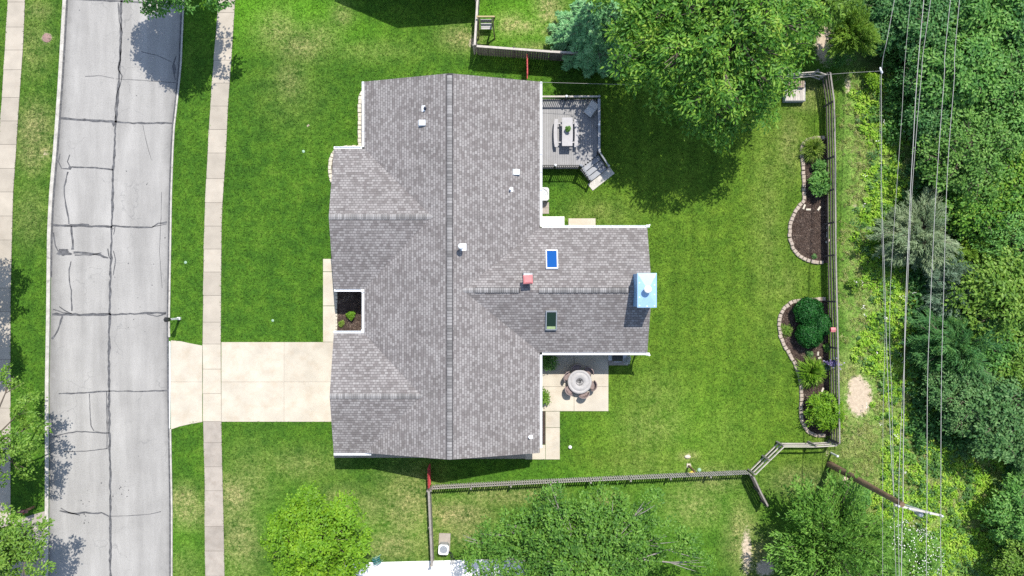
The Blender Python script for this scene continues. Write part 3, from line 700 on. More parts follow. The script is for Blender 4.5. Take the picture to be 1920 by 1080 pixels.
def ridge_caps(p, q, width, slope, pitch=0.19, edges=0.0, lift=0.02, name='ridge_cap', skip=()):
    """overlapping bent shingles saddled over a ridge from p to q"""
    p = Vector(p); q = Vector(q); d = (q - p); L = d.length; d.normalize(); s = Vector((-d.y, d.x, 0)); hz = Vector((0, 0, 1)); mb = MB()
    n = int(L / pitch); w = width / 2
    for i in range(n):
        t = i * pitch
        if any(a <= t <= b for a, b in skip): continue
        a = p + d * t; b = p + d * (t + pitch * .88); ww = w * random.uniform(.96, 1.04)
        lo, hi = lift, lift + .022
        vs = [a - s * ww - hz * (ww * slope - lo), a + hz * lo, a + s * ww - hz * (ww * slope - lo), b - s * ww - hz * (ww * slope - hi), b + hz * hi, b + s * ww - hz * (ww * slope - hi)]
        vs += [v - hz * (lift + .03) for v in vs]
        mb.add(vs, [(0, 1, 4, 3), (1, 2, 5, 4), (3, 4, 10, 9), (4, 5, 11, 10), (0, 3, 9, 6), (5, 2, 8, 11), (1, 0, 6, 7), (2, 1, 7, 8)])
    o = mb.build(name, M['cap'], house)
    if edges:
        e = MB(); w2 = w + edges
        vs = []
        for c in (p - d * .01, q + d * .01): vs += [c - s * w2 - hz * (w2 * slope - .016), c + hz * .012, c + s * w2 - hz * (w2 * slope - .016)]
        e.add(vs, [(0, 1, 4, 3), (1, 2, 5, 4)]); e.build('cap_edge_shade', M['shade_underlay'], o)
    return o
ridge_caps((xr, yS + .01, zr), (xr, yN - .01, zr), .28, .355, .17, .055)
ridge_caps((xf + .05, nm, nz), (nxv + .35, nm, nz), .30, .30, .125, 0.0, .012)
ridge_caps((xf + .05, sm_, sz), (sxv + .2, sm_, sz), .30, .30, .125, 0.0, .012)
ridge_caps((rxv - .15, rm, rz), (-2.1, rm, rz), .30, .40, .125, 0.0, .012)
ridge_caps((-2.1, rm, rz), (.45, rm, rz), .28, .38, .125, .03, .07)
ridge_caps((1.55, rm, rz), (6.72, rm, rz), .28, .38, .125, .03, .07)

def roof_z(x, y):
    """height of the shingles at a plan point"""
    z = zr - .355 * abs(x - xr)
    if x > -2.9: z = max(z, rz - .43 * abs(y - rm))
    if x < -4.5 and y > -1: z = max(z, nz - .355 * abs(y - nm))
    return z
def on_roof(u, v):
    z = 4.0
    for _ in range(6):
        p = P(u, v, z); z = roof_z(p.x, p.y)
    return P(u, v, z)
# roof vents, flues and skylights are fixed to the roof: parts of the house
def box_vent(u, v, w, h, tall):
    p = on_roof(u, v); mb = MB(); mb.box((p.x, p.y, p.z + tall / 2 - .05), (w, h, tall), top=.94)
    o = mb.build('roof_vent', M['white_metal'], house)
    mb = MB(); mb.box((p.x - .02, p.y, p.z + .005), (w + .10, h + .06, .03), M=Matrix.Rotation(-math.atan(.355) if p.x < xr else math.atan(.355), 3, 'Y')); mb.build('flashing', M['grey_metal'], o)
box_vent(792, 231, .38, .32, .24); box_vent(968.5, 323, .36, .32, .2)
def pipe_vent(u, v, r, tall, fu, fw, fh, m):
    p = on_roof(u, v); mb = MB(); mb.tube([p - Vector((0, 0, .1)), p + Vector((0, 0, tall))], r, 12); mb.lathe([(r * 1.9, 0), (r * 1.25, .10)], p + Vector((0, 0, 0)), 12)
    o = mb.build('vent_pipe', m, house)
    f = on_roof(u + fu, v); mb = MB(); mb.box((f.x, f.y, f.z + .012), (fw, fh, .014), M=Matrix.Rotation(-math.atan(.355) if p.x < xr else math.atan(.355), 3, 'Y')); mb.build('flashing', M['white_metal'], o)
pipe_vent(797, 203.5, .055, .32, -3, .22, .34, M['navy']); pipe_vent(957, 355, .055, .3, 2, .20, .26, M['white_metal']); pipe_vent(992.5, 819, .05, .26, 3, .2, .22, M['white_metal'])
p = on_roof(866, 463)                                                # furnace flue with a round cap
mb = MB(); mb.tube([p - Vector((0, 0, .1)), p + Vector((0, 0, .62))], .075, 14); mb.lathe([(.075, .58), (.17, .62), (.175, .76), (.12, .84), (1e-5, .86)], p, 20)
o = mb.build('flue', M['white_metal'], house)
mb = MB(); mb.box((p.x + .09, p.y, p.z - .015), (.34, .42, .016), M=Matrix.Rotation(math.atan(.355), 3, 'Y')); mb.build('flashing', M['white_metal'], o)
# boxed flue with a pinkish red cap astride the rear ridge
p = P(990, 521, 4.22)
mb = MB(); mb.box((p.x, p.y, p.z + .0), (.60, .62, .36), top=.86); o = mb.build('flue_box', M['grey_metal'], house)
mb = MB(); mb.box((p.x - .02, p.y - .05, p.z + .38), (.34, .34, .62)); mb.build('flue_stack', M['grey_metal'], o)
mb = MB(); mb.bbox((p.x - .02, p.y - .10, p.z + .80), (.54, .50, .22), .06, .06); mb.box((p.x - .02, p.y - .10, p.z + .925), (.36, .32, .03), .06); mb.build('flue_cap', M['red_pale'], o)
def skylight(u, v, w, L, tint, up_sign, rough, em=None):
    p = on_roof(u, v); sl = math.atan(.43) * up_sign; Mx = Matrix.Rotation(sl, 3, 'X'); n = Mx @ Vector((0, 0, 1)); t = Mx @ Vector((0, 1, 0))
    c = p + n * .09; mb = MB()
    for s in (-1, 1): mb.box(c + Vector((s * (w / 2 - .03), 0, 0)), (.06, L, .18), M=Mx)
    for s in (-1, 1): mb.box(c + t * s * (L / 2 - .03), (w - .12, .06, .18), M=Mx)
    o = mb.build('skylight', M['white_metal'] if up_sign < 0 else M['grey_metal'], house)
    m, nt, b = new_mat('skylight_glass_' + ('blue' if up_sign < 0 else 'green')); b.inputs['Base Color'].default_value = (*tint, 1); b.inputs['Roughness'].default_value = rough; b.inputs['Metallic'].default_value = 0.6 if up_sign < 0 else 0.15
    g = MB(); g.box(c + n * .05, (w - .12, L - .12, .02), M=Mx); g.build('glass', m, o)
    if up_sign > 0:
        s = MB(); s.box(c + n * .052 - t * (L / 2 - .15), (w - .16, .16, .024), M=Mx); s.build('blind', mat('blind_green', (.32, .42, .20), .7), o)
skylight(1034.5, 488, .70, 1.20, (0.012, 0.12, 0.40), -1, .12)  # blue glass colour stands in for the sky reflected on this slope
skylight(1033.5, 599, .66, 1.22, (0.015, 0.035, 0.02), 1, .1)
# chimney chase against the rear gable
cx0, cx1, cy0, cy1, cz = 6.98, 8.06, -1.09, .83, 5.67
mb = MB(); mb.box(((cx0 + cx1) / 2, (cy0 + cy1) / 2, cz / 2 - .03), (cx1 - cx0 - .06, cy1 - cy0 - .06, cz - .06)); ch = mb.build('chimney', mat('chase_cladding', (.23, .44, .70), .45, .06, 3, 20, .06, .05, metal=.3), house)
mb = MB(); xa, ya = (cx0 + cx1) / 2 + .05, (cy0 + cy1) / 2
mb.add([(cx0, cy0, cz), (cx1, cy0, cz), (cx1, cy1, cz), (cx0, cy1, cz), (xa, ya, cz + .07), (cx0, cy0, cz - .12), (cx1, cy0, cz - .12), (cx1, cy1, cz - .12), (cx0, cy1, cz - .12)], [(0, 1, 4), (1, 2, 4), (2, 3, 4), (3, 0, 4), (5, 6, 1, 0), (6, 7, 2, 1), (7, 8, 3, 2), (8, 5, 0, 3)])
mb.build('chimney_cap', mat('chase_cap', (.30, .48, .66), .35, .05, 3, 20, .06, .03, metal=.25), ch)
for fx, fy in [(.06, .06), (.06, .30), (.06, .93), (.06, .72), (.5, .04), (.5, .96), (.93, .05), (.93, .38), (.93, .66), (.93, .95), (.90, .88)]:
    mb = MB(); mb.box((cx0 + .06 + fx * (cx1 - cx0 - .12), cy0 + fy * (cy1 - cy0), cz + .015), (.06, .06, .02)); mb.build('cap_clip', M['white'], ch)
mb = MB(); q = (xa - .08, ya + .05, cz + .04); mb.lathe([(.16, 0), (.11, .10), (.11, .30), (.20, .34), (.22, .44), (.15, .50), (1e-5, .52)], q, 20); mb.build('chimney_pot', M['white'], ch)

# ------------------------------------------------------------------ foliage
def nrmz(a): return a / np.maximum(np.linalg.norm(a, axis=-1, keepdims=True), 1e-9)
def leaves(name, p, n, ax, L, W, m, parent=None, fold=0.18, curl=0.0):
    """each leaf is a small folded diamond, an island of its own"""
    N = len(p); n = nrmz(n); ax = nrmz(ax - n * np.sum(ax * n, -1, keepdims=True)); s = np.cross(n, ax)
    L = np.broadcast_to(np.asarray(L, float), (N,))[:, None]; W = np.broadcast_to(np.asarray(W, float), (N,))[:, None]
    b = p - ax * L * .5; t = p + ax * L * .5 - n * L * curl
    l = p - s * W * .5 + n * W * fold - ax * L * .08; r = p + s * W * .5 + n * W * fold - ax * L * .08
    co = np.stack([b, r, t, l], 1).reshape(-1, 3)
    base = np.arange(N)[:, None] * 4
    tri = np.concatenate([base + [[0, 1, 2]], base + [[0, 2, 3]]], 1).reshape(-1).astype(np.int32)
    if parent is not None: co = co - np.array(wloc(parent))
    me = bpy.data.meshes.new(name)
    me.vertices.add(4 * N); me.vertices.foreach_set('co', co.astype(np.float32).ravel())
    me.loops.add(len(tri)); me.loops.foreach_set('vertex_index', tri)
    me.polygons.add(2 * N); me.polygons.foreach_set('loop_start', np.arange(0, 6 * N, 3, dtype=np.int32))
    me.update(calc_edges=True); me.materials.append(m)
    o = bpy.data.objects.new(name, me); C.objects.link(o)
    if parent is not None: o.parent = parent
    return o

def spray_cloud(g, centers, radii, per, spread, L, up=0.6, outw=None, flat=.45, droop=0.15, jit=.42, lowcut=-.35, shell=(.72, 1.05)):
    """leaf sprays over the shells of ellipsoid lobes; returns leaf positions, normals, axes"""
    P_, N_, A_ = [], [], []
    cc = np.mean(centers, 0) if outw is None else np.asarray(outw)
    for c, r, k in zip(centers, radii, per):
        r = np.asarray(r) * np.ones(3)
        d = nrmz(g.normal(size=(int(k * 1.6), 3))); d = d[d[:, 2] > lowcut][:k]
        rr = g.uniform(*shell, size=(len(d), 1))
        sp = c + d * r * rr
        m = 22
        sn = nrmz(d * (1 - up) + np.array([0, 0, up]))
        out = sp - cc; out[:, 2] *= .3; out = nrmz(out + g.normal(size=out.shape) * .35)
        t1 = nrmz(np.cross(sn, nrmz(g.normal(size=sn.shape)))); t2 = np.cross(sn, t1)
        a = g.uniform(0, 2 * np.pi, (len(sp), m)); q = np.sqrt(g.uniform(0, 1, (len(sp), m))) * spread * g.uniform(.6, 1.3, (len(sp), 1))
        pp = sp[:, None] + t1[:, None] * (np.cos(a) * q)[..., None] + t2[:, None] * (np.sin(a) * q)[..., None]
        pp[..., 2] -= droop * q ** 2 / spread
        pp += g.normal(size=pp.shape) * spread * .22 * np.array([1, 1, flat])
        nn = nrmz(sn[:, None] + g.normal(size=pp.shape) * jit)
        aa = nrmz(out[:, None] * .45 + g.normal(size=pp.shape) * .4 + (pp - sp[:, None]) / spread * 1.3)
        P_.append(pp.reshape(-1, 3)); N_.append(nn.reshape(-1, 3)); A_.append(aa.reshape(-1, 3))
    return np.concatenate(P_), np.concatenate(N_), np.concatenate(A_)

def limbs(mb, g, base, top, targets, r0, bend=.25, fork=True):
    """trunk from base to top, then a tapering limb with a bend to each target"""
    base = Vector(base); top = Vector(top)
    mid = base.lerp(top, .55) + Vector((g.uniform(-.1, .1), g.uniform(-.1, .1), 0))
    mb.tube([base - Vector((0, 0, .05)), base + Vector((0, 0, .25)), mid, top], [r0 * 1.35, r0, r0 * .8, r0 * .5], 10)
    for t in targets:
        t = Vector(t); k = g.uniform(.45, .95); s = base.lerp(top, k)
        m1 = s.lerp(t, .45) + Vector((g.uniform(-1, 1), g.uniform(-1, 1), g.uniform(-.2, .8))) * bend
        m2 = s.lerp(t, .75) + Vector((g.uniform(-1, 1), g.uniform(-1, 1), g.uniform(-.2, .6))) * bend * .7
        rr = r0 * g.uniform(.3, .45)
        mb.tube([s, m1, m2, t], [rr, rr * .7, rr * .45, rr * .15], 6)
        if fork:
            for _ in range(3):
                e = t + Vector((g.uniform(-1, 1), g.uniform(-1, 1), g.uniform(-.1, .7))) * .7
                mb.tube([m2, m2.lerp(e, .6) + Vector((0, 0, .1)), e], [rr * .35, rr * .22, rr * .06], 5)

def lobe_set(g, c, R_, n, zs=.8, rr=(.24, .36), rad=(.45, .82), low=-.25):
    """n lobes spread by a golden spiral over an ellipsoid crown"""
    cs, rs = [], []
    for i in range(n):
        z = 1 - (i + .5) / n * (1 - low); a = i * 2.39996 + g.uniform(-.3, .3); h = math.sqrt(max(0, 1 - z * z)); k = g.uniform(*rad)
        cs.append(np.array([c[0] + R_ * k * h * math.cos(a), c[1] + R_ * k * h * math.sin(a), c[2] + R_ * zs * k * z])); r = R_ * g.uniform(*rr); rs.append(np.array([r, r, r * .8]))
    cs.append(np.array(c, float)); rs.append(np.array([R_ * .55, R_ * .55, R_ * zs * .6]))
    return cs, rs

def broadleaf(name, label, u, v, R_, zc, lm, seed, base=None, n=22, zs=.8, leaf=(.20, .13), dens=7.0, spread=.36, bark='bark', group=None, r0=.2, extra=(), at=None, rr=(.24, .36), rad=(.45, .82), jit=.42, up=.6, part='crown'):
    g = np.random.default_rng(seed)
    w = P(u, v, zc) if at is None else Vector((at[0], at[1], zc))
    bs = w if base is None else P(*base)
    root = thing(name, label, 'tree', (bs.x, bs.y, 0), group)
    cs, rs = lobe_set(g, (w.x, w.y, zc), R_, n, zs, rr, rad)
    for (du, dv, z, r) in extra:
        q = P(du, dv, z); cs.append(np.array(q)); rs.append(np.array([r, r, r * .7]))
    per = [max(6, int(dens * 4 * r[0] * r[1])) for r in rs]
    p, nn, a = spray_cloud(g, cs, rs, per, spread, leaf[0], up=up, outw=(w.x, w.y, zc), jit=jit)
    L = leaf[0] * g.uniform(.65, 1.25, len(p)); W = leaf[1] * g.uniform(.7, 1.2, len(p))
    leaves(part, p, nn, a, L, W, lm, root, curl=.12)
    mb = MB(); limbs(mb, g, (bs.x, bs.y, 0), (w.x, w.y, zc + R_ * .2), [tuple(c) for c in cs[:-1]], r0, R_ * .07)
    mb.build('trunk', M[bark], root)
    return root

def feathery(name, label, u, v, R_, zc, lm, seed, n_fr=260, leaf=(.26, .035), at=None, bark='bark', group=None, zs=1.0, lift=.35, per=34, part='crown', cat='tree'):
    """crown of plume-like fronds that all sweep outward and up (cedar, juniper, sumac)"""
    g = np.random.default_rng(seed)
    w = P(u, v, zc) if at is None else Vector((at[0], at[1], zc))
    root = thing(name, label, cat, (w.x, w.y, 0), group)
    d = nrmz(g.normal(size=(n_fr * 2, 3))); d = d[d[:, 2] > -.25][:n_fr]; K = len(d)
    lump = 1 + .22 * np.sin(3 * np.arctan2(d[:, 1], d[:, 0]) + seed) + .12 * np.sin(7 * np.arctan2(d[:, 1], d[:, 0]) + 2 * seed)
    ln = R_ * g.uniform(.7, 1.08, K) * lump
    dirn = nrmz(d * np.array([1, 1, .75 * zs]) + np.array([0, 0, lift]) + g.normal(size=d.shape) * .12)
    t = g.uniform(.45, 1.0, (K, per))
    c = np.array([w.x, w.y, zc - R_ * .25])
    st = c + d * np.array([1, 1, zs]) * (ln * .25)[:, None]
    ax0 = dirn * ln[:, None]
    pp = st[:, None] + ax0[:, None] * (t * .78)[..., None]; pp[..., 2] -= (t ** 2) * (R_ * .10)
    side = nrmz(np.cross(dirn, np.array([0, 0, 1.0]) + g.normal(size=dirn.shape) * .2)); upv = np.cross(side, dirn)
    sg = g.choice([-1, 1], (K, per)); wd = g.uniform(0, 1, (K, per)) * (1.15 - t) * R_ * .17
    pp = pp + side[:, None] * (sg * wd)[..., None] + upv[:, None] * (g.normal(size=(K, per)) * .04 * R_)[..., None]
    aa = nrmz(dirn[:, None] + side[:, None] * (sg * .55)[..., None] + g.normal(size=pp.shape) * .22)
    nn = nrmz(upv[:, None] + np.array([0, 0, .5]) + g.normal(size=pp.shape) * .35)
    p, nn, a = pp.reshape(-1, 3), nn.reshape(-1, 3), aa.reshape(-1, 3)
    leaves(part, p, nn, a, leaf[0] * g.uniform(.6, 1.3, len(p)), leaf[1] * g.uniform(.7, 1.4, len(p)), lm, root, fold=.1, curl=.1)
    mb = MB(); mb.tube([(w.x, w.y, -.05), (w.x, w.y, zc - R_ * .3), (w.x, w.y, zc + R_ * .3)], [.05 * R_ + .03, .04 * R_ + .02, .01], 8)
    for i in range(0, K, 3):
        mb.tube([tuple(c), tuple(st[i]), tuple(st[i] + ax0[i] * .6)], [.02 * R_, .013 * R_, .004 * R_], 4)
    mb.build('trunk', M[bark], root)
    return root

L_MAPLE = leaf_mat('leaf_maple', [(.024, .10, .016), (.080, .23, .028), (.19, .37, .04), (.40, .53, .08)])
L_MAPLE2 = leaf_mat('leaf_yellowgreen', [(.06, .14, .02), (.14, .27, .03), (.24, .38, .05)])
L_LIME = leaf_mat('leaf_lime', [(.08, .195, .013), (.175, .36, .02), (.31, .49, .03)], .4, 1.1)
L_SPRUCE = leaf_mat('needle_spruce', [(.055, .19, .07), (.15, .36, .13), (.30, .52, .23)], .12, 1.2)
L_PLUM = leaf_mat('leaf_pear', [(.03, .10, .016), (.085, .21, .03), (.15, .31, .04), (.24, .40, .07)])
L_LOCUST = leaf_mat('leaf_locust', [(.05, .15, .025), (.14, .31, .045), (.28, .47, .09)])
L_DARK = leaf_mat('leaf_dark', [(.036, .14, .030), (.12, .30, .055), (.27, .48, .11)])
L_DARKER = leaf_mat('leaf_deep', [(.025, .11, .034), (.078, .22, .060), (.19, .37, .10)])
L_BRIGHT = leaf_mat('leaf_bright', [(.055, .16, .028), (.13, .29, .05), (.26, .42, .10)])
L_YELL = leaf_mat('leaf_olive', [(.07, .16, .02), (.17, .32, .035), (.33, .47, .06)])
L_SILV = leaf_mat('leaf_silver', [(.10, .18, .085), (.23, .32, .17), (.44, .51, .33)])
L_BLUE = leaf_mat('leaf_bluegrey', [(.075, .15, .09), (.16, .27, .17), (.33, .43, .32)])
L_GREY = leaf_mat('leaf_greygreen', [(.05, .15, .045), (.115, .25, .075), (.24, .39, .14)])
L_BOX = leaf_mat('leaf_boxwood', [(.006, .05, .010), (.016, .105, .016), (.04, .185, .026)], .2, 3)
L_STREET = leaf_mat('leaf_street', [(.06, .15, .02), (.15, .29, .035), (.29, .43, .075)])
L_REED = leaf_mat('blade_ornamental', [(.06, .15, .012), (.14, .29, .018), (.30, .42, .07)], .3, 3)
L_REED2 = leaf_mat('blade_pale', [(.10, .18, .025), (.20, .31, .04), (.36, .44, .13)], .3, 3)
L_WEED = leaf_mat('leaf_weed', [(.12, .28, .024), (.23, .46, .036), (.37, .57, .06), (.52, .62, .13)], .35, .9)
L_STRAW = leaf_mat('blade_straw', [(.28, .38, .08), (.44, .50, .17), (.62, .60, .33)], .3, .8)
L_UNDER = leaf_mat('leaf_understory', [(.024, .09, .022), (.06, .18, .04), (.13, .29, .055)], .3, .8)

# --- single trees
broadleaf('maple_tree', 'largest tree, spreading bright green maple shading the lawn beside the deck', 1350, 62, 5.2, 7.0, L_MAPLE, 11, n=74, zs=.72, leaf=(.28, .12), dens=3.7, spread=.46, r0=.34, rr=(.11, .22), rad=(.40, .97),
          extra=[(1330, 215, 5.2, 1.0), (1360, 235, 5.0, .8), (1250, 175, 5.6, 1.3), (1200, 130, 6, 1.2), (1400, 190, 5.6, 1.2), (1440, 150, 6, 1.2), (1195, 70, 7.4, 1.4), (1178, 115, 6.8, 1.1), (1215, 15, 8.0, 1.5), (1165, 35, 6.6, 1.0), (1160, -30, 7.5, 1.5), (1350, 255, 4.4, .7), (1305, 228, 4.8, .8), (1388, 226, 4.8, .7), (1458, 118, 5.5, .8), (1275, 205, 5.2, .7), (1478, 60, 6, .9)])
broadleaf('yellow_green_tree', 'yellowish green tree at the corner of the rail fence, right of the big maple', 1500, -38, 2.5, 5.0, L_MAPLE2, 12, n=30, zs=.6, leaf=(.28, .12), dens=5.5, spread=.46, r0=.2, extra=[(1562, 12, 4.5, .9), (1588, -14, 4.5, .9), (1470, 28, 5, 1.0), (1528, 38, 4, .8), (1550, -30, 5, 1.2)])
broadleaf('yard_tree', 'vivid lime green tree on the lawn above the white patio', 592, 1022, 3.15, 5.2, L_LIME, 13, n=40, zs=.72, leaf=(.17, .12), dens=9, spread=.30, r0=.2, rr=(.18, .28), extra=[(575, 935, 5.5, .7), (668, 1000, 4.6, .8), (520, 985, 5, .8)])
broadleaf('pear_tree', 'wide green tree with bare grey twigs showing, below the picket fence', 1095, 1056, 4.8, 5.4, L_PLUM, 14, n=60, zs=.48, leaf=(.20, .11), dens=6.6, spread=.36, bark='bark_grey', r0=.22, rr=(.16, .27), extra=[(1040, 928, 6.4, .55), (1090, 940, 6.2, .5), (1222, 938, 6.6, .6), (1165, 955, 6.2, .6), (1020, 960, 5.5, .9), (965, 985, 5.5, 1.0), (925, 1005, 5.5, .9), (1250, 1005, 5.5, 1.0), (1295, 1025, 5.2, .8), (1315, 1055, 5.0, .7), (905, 1050, 5.2, 1.0), (890, 1025, 5.2, .5), (950, 1050, 5.4, 1.1), (1200, 980, 6, .8)])
feathery('locust_tree', 'dense tree of long green fronds at the foot of the leaning utility pole', 1566, 1030, 4.1, 3.3, L_LOCUST, 15, n_fr=820, leaf=(.26, .075), per=40, lift=.5)
broadleaf('blossoming_tree', 'pale tree speckled with white blossom below the pole crossarm', 1690, 1050, 2.3, 3.0, L_LOCUST, 16, n=24, zs=.7, leaf=(.16, .08), dens=7, spread=.3, r0=.12)
g = np.random.default_rng(5)
bt = bpy.data.objects['blossoming_tree']; w = P(1690, 1050, 3.0)
d = nrmz(g.normal(size=(1000, 3))); d = d[d[:, 2] > -.1]
q = np.array(w) + d * np.array([2.35, 2.35, 1.7]) * g.uniform(.85, 1.06, (len(d), 1))
leaves('blossom', q, d + np.array([0, 0, .6]), g.normal(size=d.shape), .065, .055, M['blossom'], bt)
broadleaf('street_tree', 'street tree at the top edge whose shadow falls across the road', 296, -92, 3.1, 6.0, L_DARK, 17, n=34, zs=.7, leaf=(.20, .14), dens=7, spread=.34, extra=[(300, 5, 5.4, .55), (285, 12, 5.2, .4), (345, -12, 5.6, .9), (405, -10, 5.2, .7)])
STL = 'street trees along the far pavement'
broadleaf('street_tree', 'light green street tree over the far pavement, upper one of two', -42, 842, 2.5, 5.2, L_STREET, 18, base=(-16, 815), n=24, leaf=(.18, .11), dens=6, spread=.32, group=STL, zs=.7, extra=[(52, 765, 4.4, .9), (66, 795, 4.0, .75), (42, 835, 5, .9), (26, 705, 5, .7), (48, 878, 4.4, .6), (62, 850, 4.6, .5)])
broadleaf('street_tree', 'light green street tree over the shaded drive in the lower left corner', -22, 1032, 2.75, 5.0, L_STREET, 19, base=(-16, 1000), n=28, leaf=(.18, .11), dens=6, spread=.32, group=STL, zs=.7, extra=[(66, 992, 5.2, .6), (58, 1032, 5.4, .8), (40, 1000, 5.6, .9), (70, 1060, 5.4, .7), (84, 985, 5.4, .3)])
broadleaf('street_tree', 'street tree just past the left edge shading the far pavement', -102, 445, 2.4, 6.0, L_STREET, 20, base=(-14, 470), n=22, leaf=(.18, .11), dens=6, spread=.32, group=STL, zs=.7)
broadleaf('street_tree', 'second street tree past the left edge shading the grass verge', -98, 585, 2.3, 6.0, L_STREET, 21, base=(-14, 580), n=22, leaf=(.18, .11), dens=6, spread=.32, group=STL, zs=.7)
feathery('cedar', 'small yellow green cedar beside the bare soil past the fence corner', 1598, 62, 1.6, 2.6, L_YELL, 22, n_fr=420, leaf=(.20, .035), per=44, zs=1.3, lift=.6)
# blue spruce: tiers of drooping branches
def spruce(name, label, u, v, R_, Ht, lm, seed):
    g = np.random.default_rng(seed); w = P(u, v, Ht * .4); root = thing(name, label, 'tree', (w.x, w.y, 0))
    pp, nn, aa = [], [], []; mb = MB(); mb.tube([(w.x, w.y, -.05), (w.x, w.y, Ht * .5), (w.x, w.y, Ht)], [.2, .12, .015], 8)
    z = .5
    while z < Ht - .1:
        k = 1 - (z / Ht); ln = R_ * (k ** .55) + .12; nb = int(9 + 7 * k)
        for i in range(nb):
            a = 2 * math.pi * i / nb + g.uniform(-.25, .25); l = ln * g.uniform(.62, 1.18); d = np.array([math.cos(a), math.sin(a), 0]); s = np.array([-d[1], d[0], 0])
            zz = z + g.uniform(-.12, .12); c = np.array([w.x, w.y, zz])
            mb.tube([tuple(c), tuple(c + d * l * .6 + [0, 0, .05 * l]), tuple(c + d * l + [0, 0, -.05 * l])], [.03 * l ** .5, .018, .004], 4)
            m = int(85 * l) + 20; t = g.uniform(.15, 1, m) ** .8; sg = g.choice([-1, 1], m); wd = g.uniform(0, 1, m) * (1.12 - t) * l * .42
            q = c + d * (t * l)[:, None] + s * (sg * wd)[:, None]; q[:, 2] += .12 * l * t * (1 - t) - .28 * wd - .05 * t * l + g.normal(size=m) * .03
            pp.append(q); nn.append(np.array([0, 0, 1]) + d * .3 + g.normal(size=(m, 3)) * .3); aa.append(d * .8 + s * (sg * .75)[:, None] + g.normal(size=(m, 3)) * .2)
        z += .27
    p, n_, a_ = map(np.concatenate, (pp, nn, aa))
    leaves('crown', p, n_, a_, .26 * g.uniform(.7, 1.2, len(p)), .075 * g.uniform(.7, 1.3, len(p)), lm, root, fold=-.2, curl=.1)
    mb.build('trunk', M['bark'], root)
spruce('spruce', 'blue green spruce against the dark board fence, left of the big maple', 1112, 58, 2.45, 6.0, L_SPRUCE, 23)

# --- the wood on the right: prototypes copied tree by tree
def proto(fn, **k):
    return fn('forest_tree', None, 960, 540, 3.0, 2.7, L_DARK, at=(0, 0), **k)
PR = {'a': proto(broadleaf, seed=31, n=40, zs=.7, leaf=(.24, .15), dens=4.4, spread=.42, rr=(.18, .30)),
      'b': proto(broadleaf, seed=32, n=36, zs=.75, leaf=(.28, .15), dens=4.0, spread=.48, rr=(.2, .34)),
      'c': proto(broadleaf, seed=33, n=46, zs=.75, leaf=(.18, .12), dens=5.4, spread=.34, rr=(.16, .26)),
      'f': proto(feathery, seed=34, n_fr=520, leaf=(.42, .05), per=38, lift=.15),
      'g': proto(feathery, seed=35, n_fr=460, leaf=(.30, .06), per=42, lift=.5)}
WOOD = [
 ('b', 1672, 18, .82, L_DARKER, 'deep green tree left of the upper cables at the top of the wood'),
 ('a', 1735, 28, .95, L_DARKER, 'dark green tree under the overhead cables at the top edge of the wood'),
 ('b', 1838, 26, 1.0, L_DARK, 'broad dark green tree at the top edge of the wood, right of the cables'),
 ('a', 1925, 45, 1.0, L_DARKER, 'very dark tree filling the top right corner'),
 ('c', 1750, 122, .82, L_DARKER, 'blackish green tree beside the joint of the telephone cable'),
 ('b', 1800, 138, 1.0, L_DARK, 'dark blue green tree between the cables and the right edge'),
 ('c', 1895, 158, 1.0, L_DARK, 'dark tree with fine leaves near the right edge below the corner tree'),
 ('a', 1760, 222, .75, L_DARKER, 'dark small tree in the shadowed gap under the cables'),
 ('b', 1908, 252, .85, L_DARK, 'dark green tree above and right of the big bright round tree'),
 ('c', 1812, 292, 1.05, L_BRIGHT, 'big bright green round tree standing out of the dark wood'),
 ('a', 1905, 345, .9, L_MAPLE, 'mid green tree at the right edge below the bright round tree'),
 ('a', 1835, 390, .82, L_MAPLE, 'mid green leafy tree between the bright round tree and the olive one'),
 ('f', 1722, 440, .78, L_SILV, 'silvery grey feathery tree growing under the cables'),
 ('g', 1828, 476, .55, L_YELL, 'small olive yellow tree with upright plumes'),
 ('f', 1798, 548, .68, L_BLUE, 'blue grey feathery tree right of the silvery one'),
 ('c', 1905, 452, .85, L_DARK, 'dark green tree on the right edge beside the olive tree'),
 ('b', 1880, 560, 1.0, L_STREET, 'sunlit yellow green tree at the right edge of the wood'),
 ('f', 1800, 652, .9, L_DARKER, 'dark needle leaved tree below the blue grey one'),
 ('a', 1865, 640, .85, L_DARK, 'dark green tree between the sunlit one and the grey green ones'),
 ('b', 1915, 690, .85, L_STREET, 'light green tree on the right edge above the grey green trees'),
 ('c', 1805, 742, .82, L_GREY, 'grey green tree at the edge of the clearing, nearer the cables'),
 ('a', 1875, 775, .95, L_GREY, 'larger grey green tree at the edge of the clearing'),
 ('c', 1925, 830, .7, L_GREY, 'small grey green tree at the right edge above the clearing'),
 ('b', 1918, 965, .75, L_DARK, 'dark tree in the lower right clearing'),
 ('c', 1925, 1060, .8, L_STREET, 'light green tree in the bottom right corner'),
]
for i, (k, u, v, s, lm, lab) in enumerate(WOOD):
    o = copy_tree(PR[k]); o.scale = (s, s, s * .92); q = P(u, v, 2.7 * s * .92); o.location = (q.x, q.y, 0); o.rotation_euler.z = (i * 2.4) % 6.28
    tag(o, lab, 'tree', 'trees of the wood beyond the cables')
    for c in kids(o):
        if c.name.startswith('crown'):
            c.material_slots[0].link = 'OBJECT'; c.material_slots[0].material = lm
for o in PR.values():
    for c in kids(o): bpy.data.objects.remove(c)
    bpy.data.objects.remove(o)

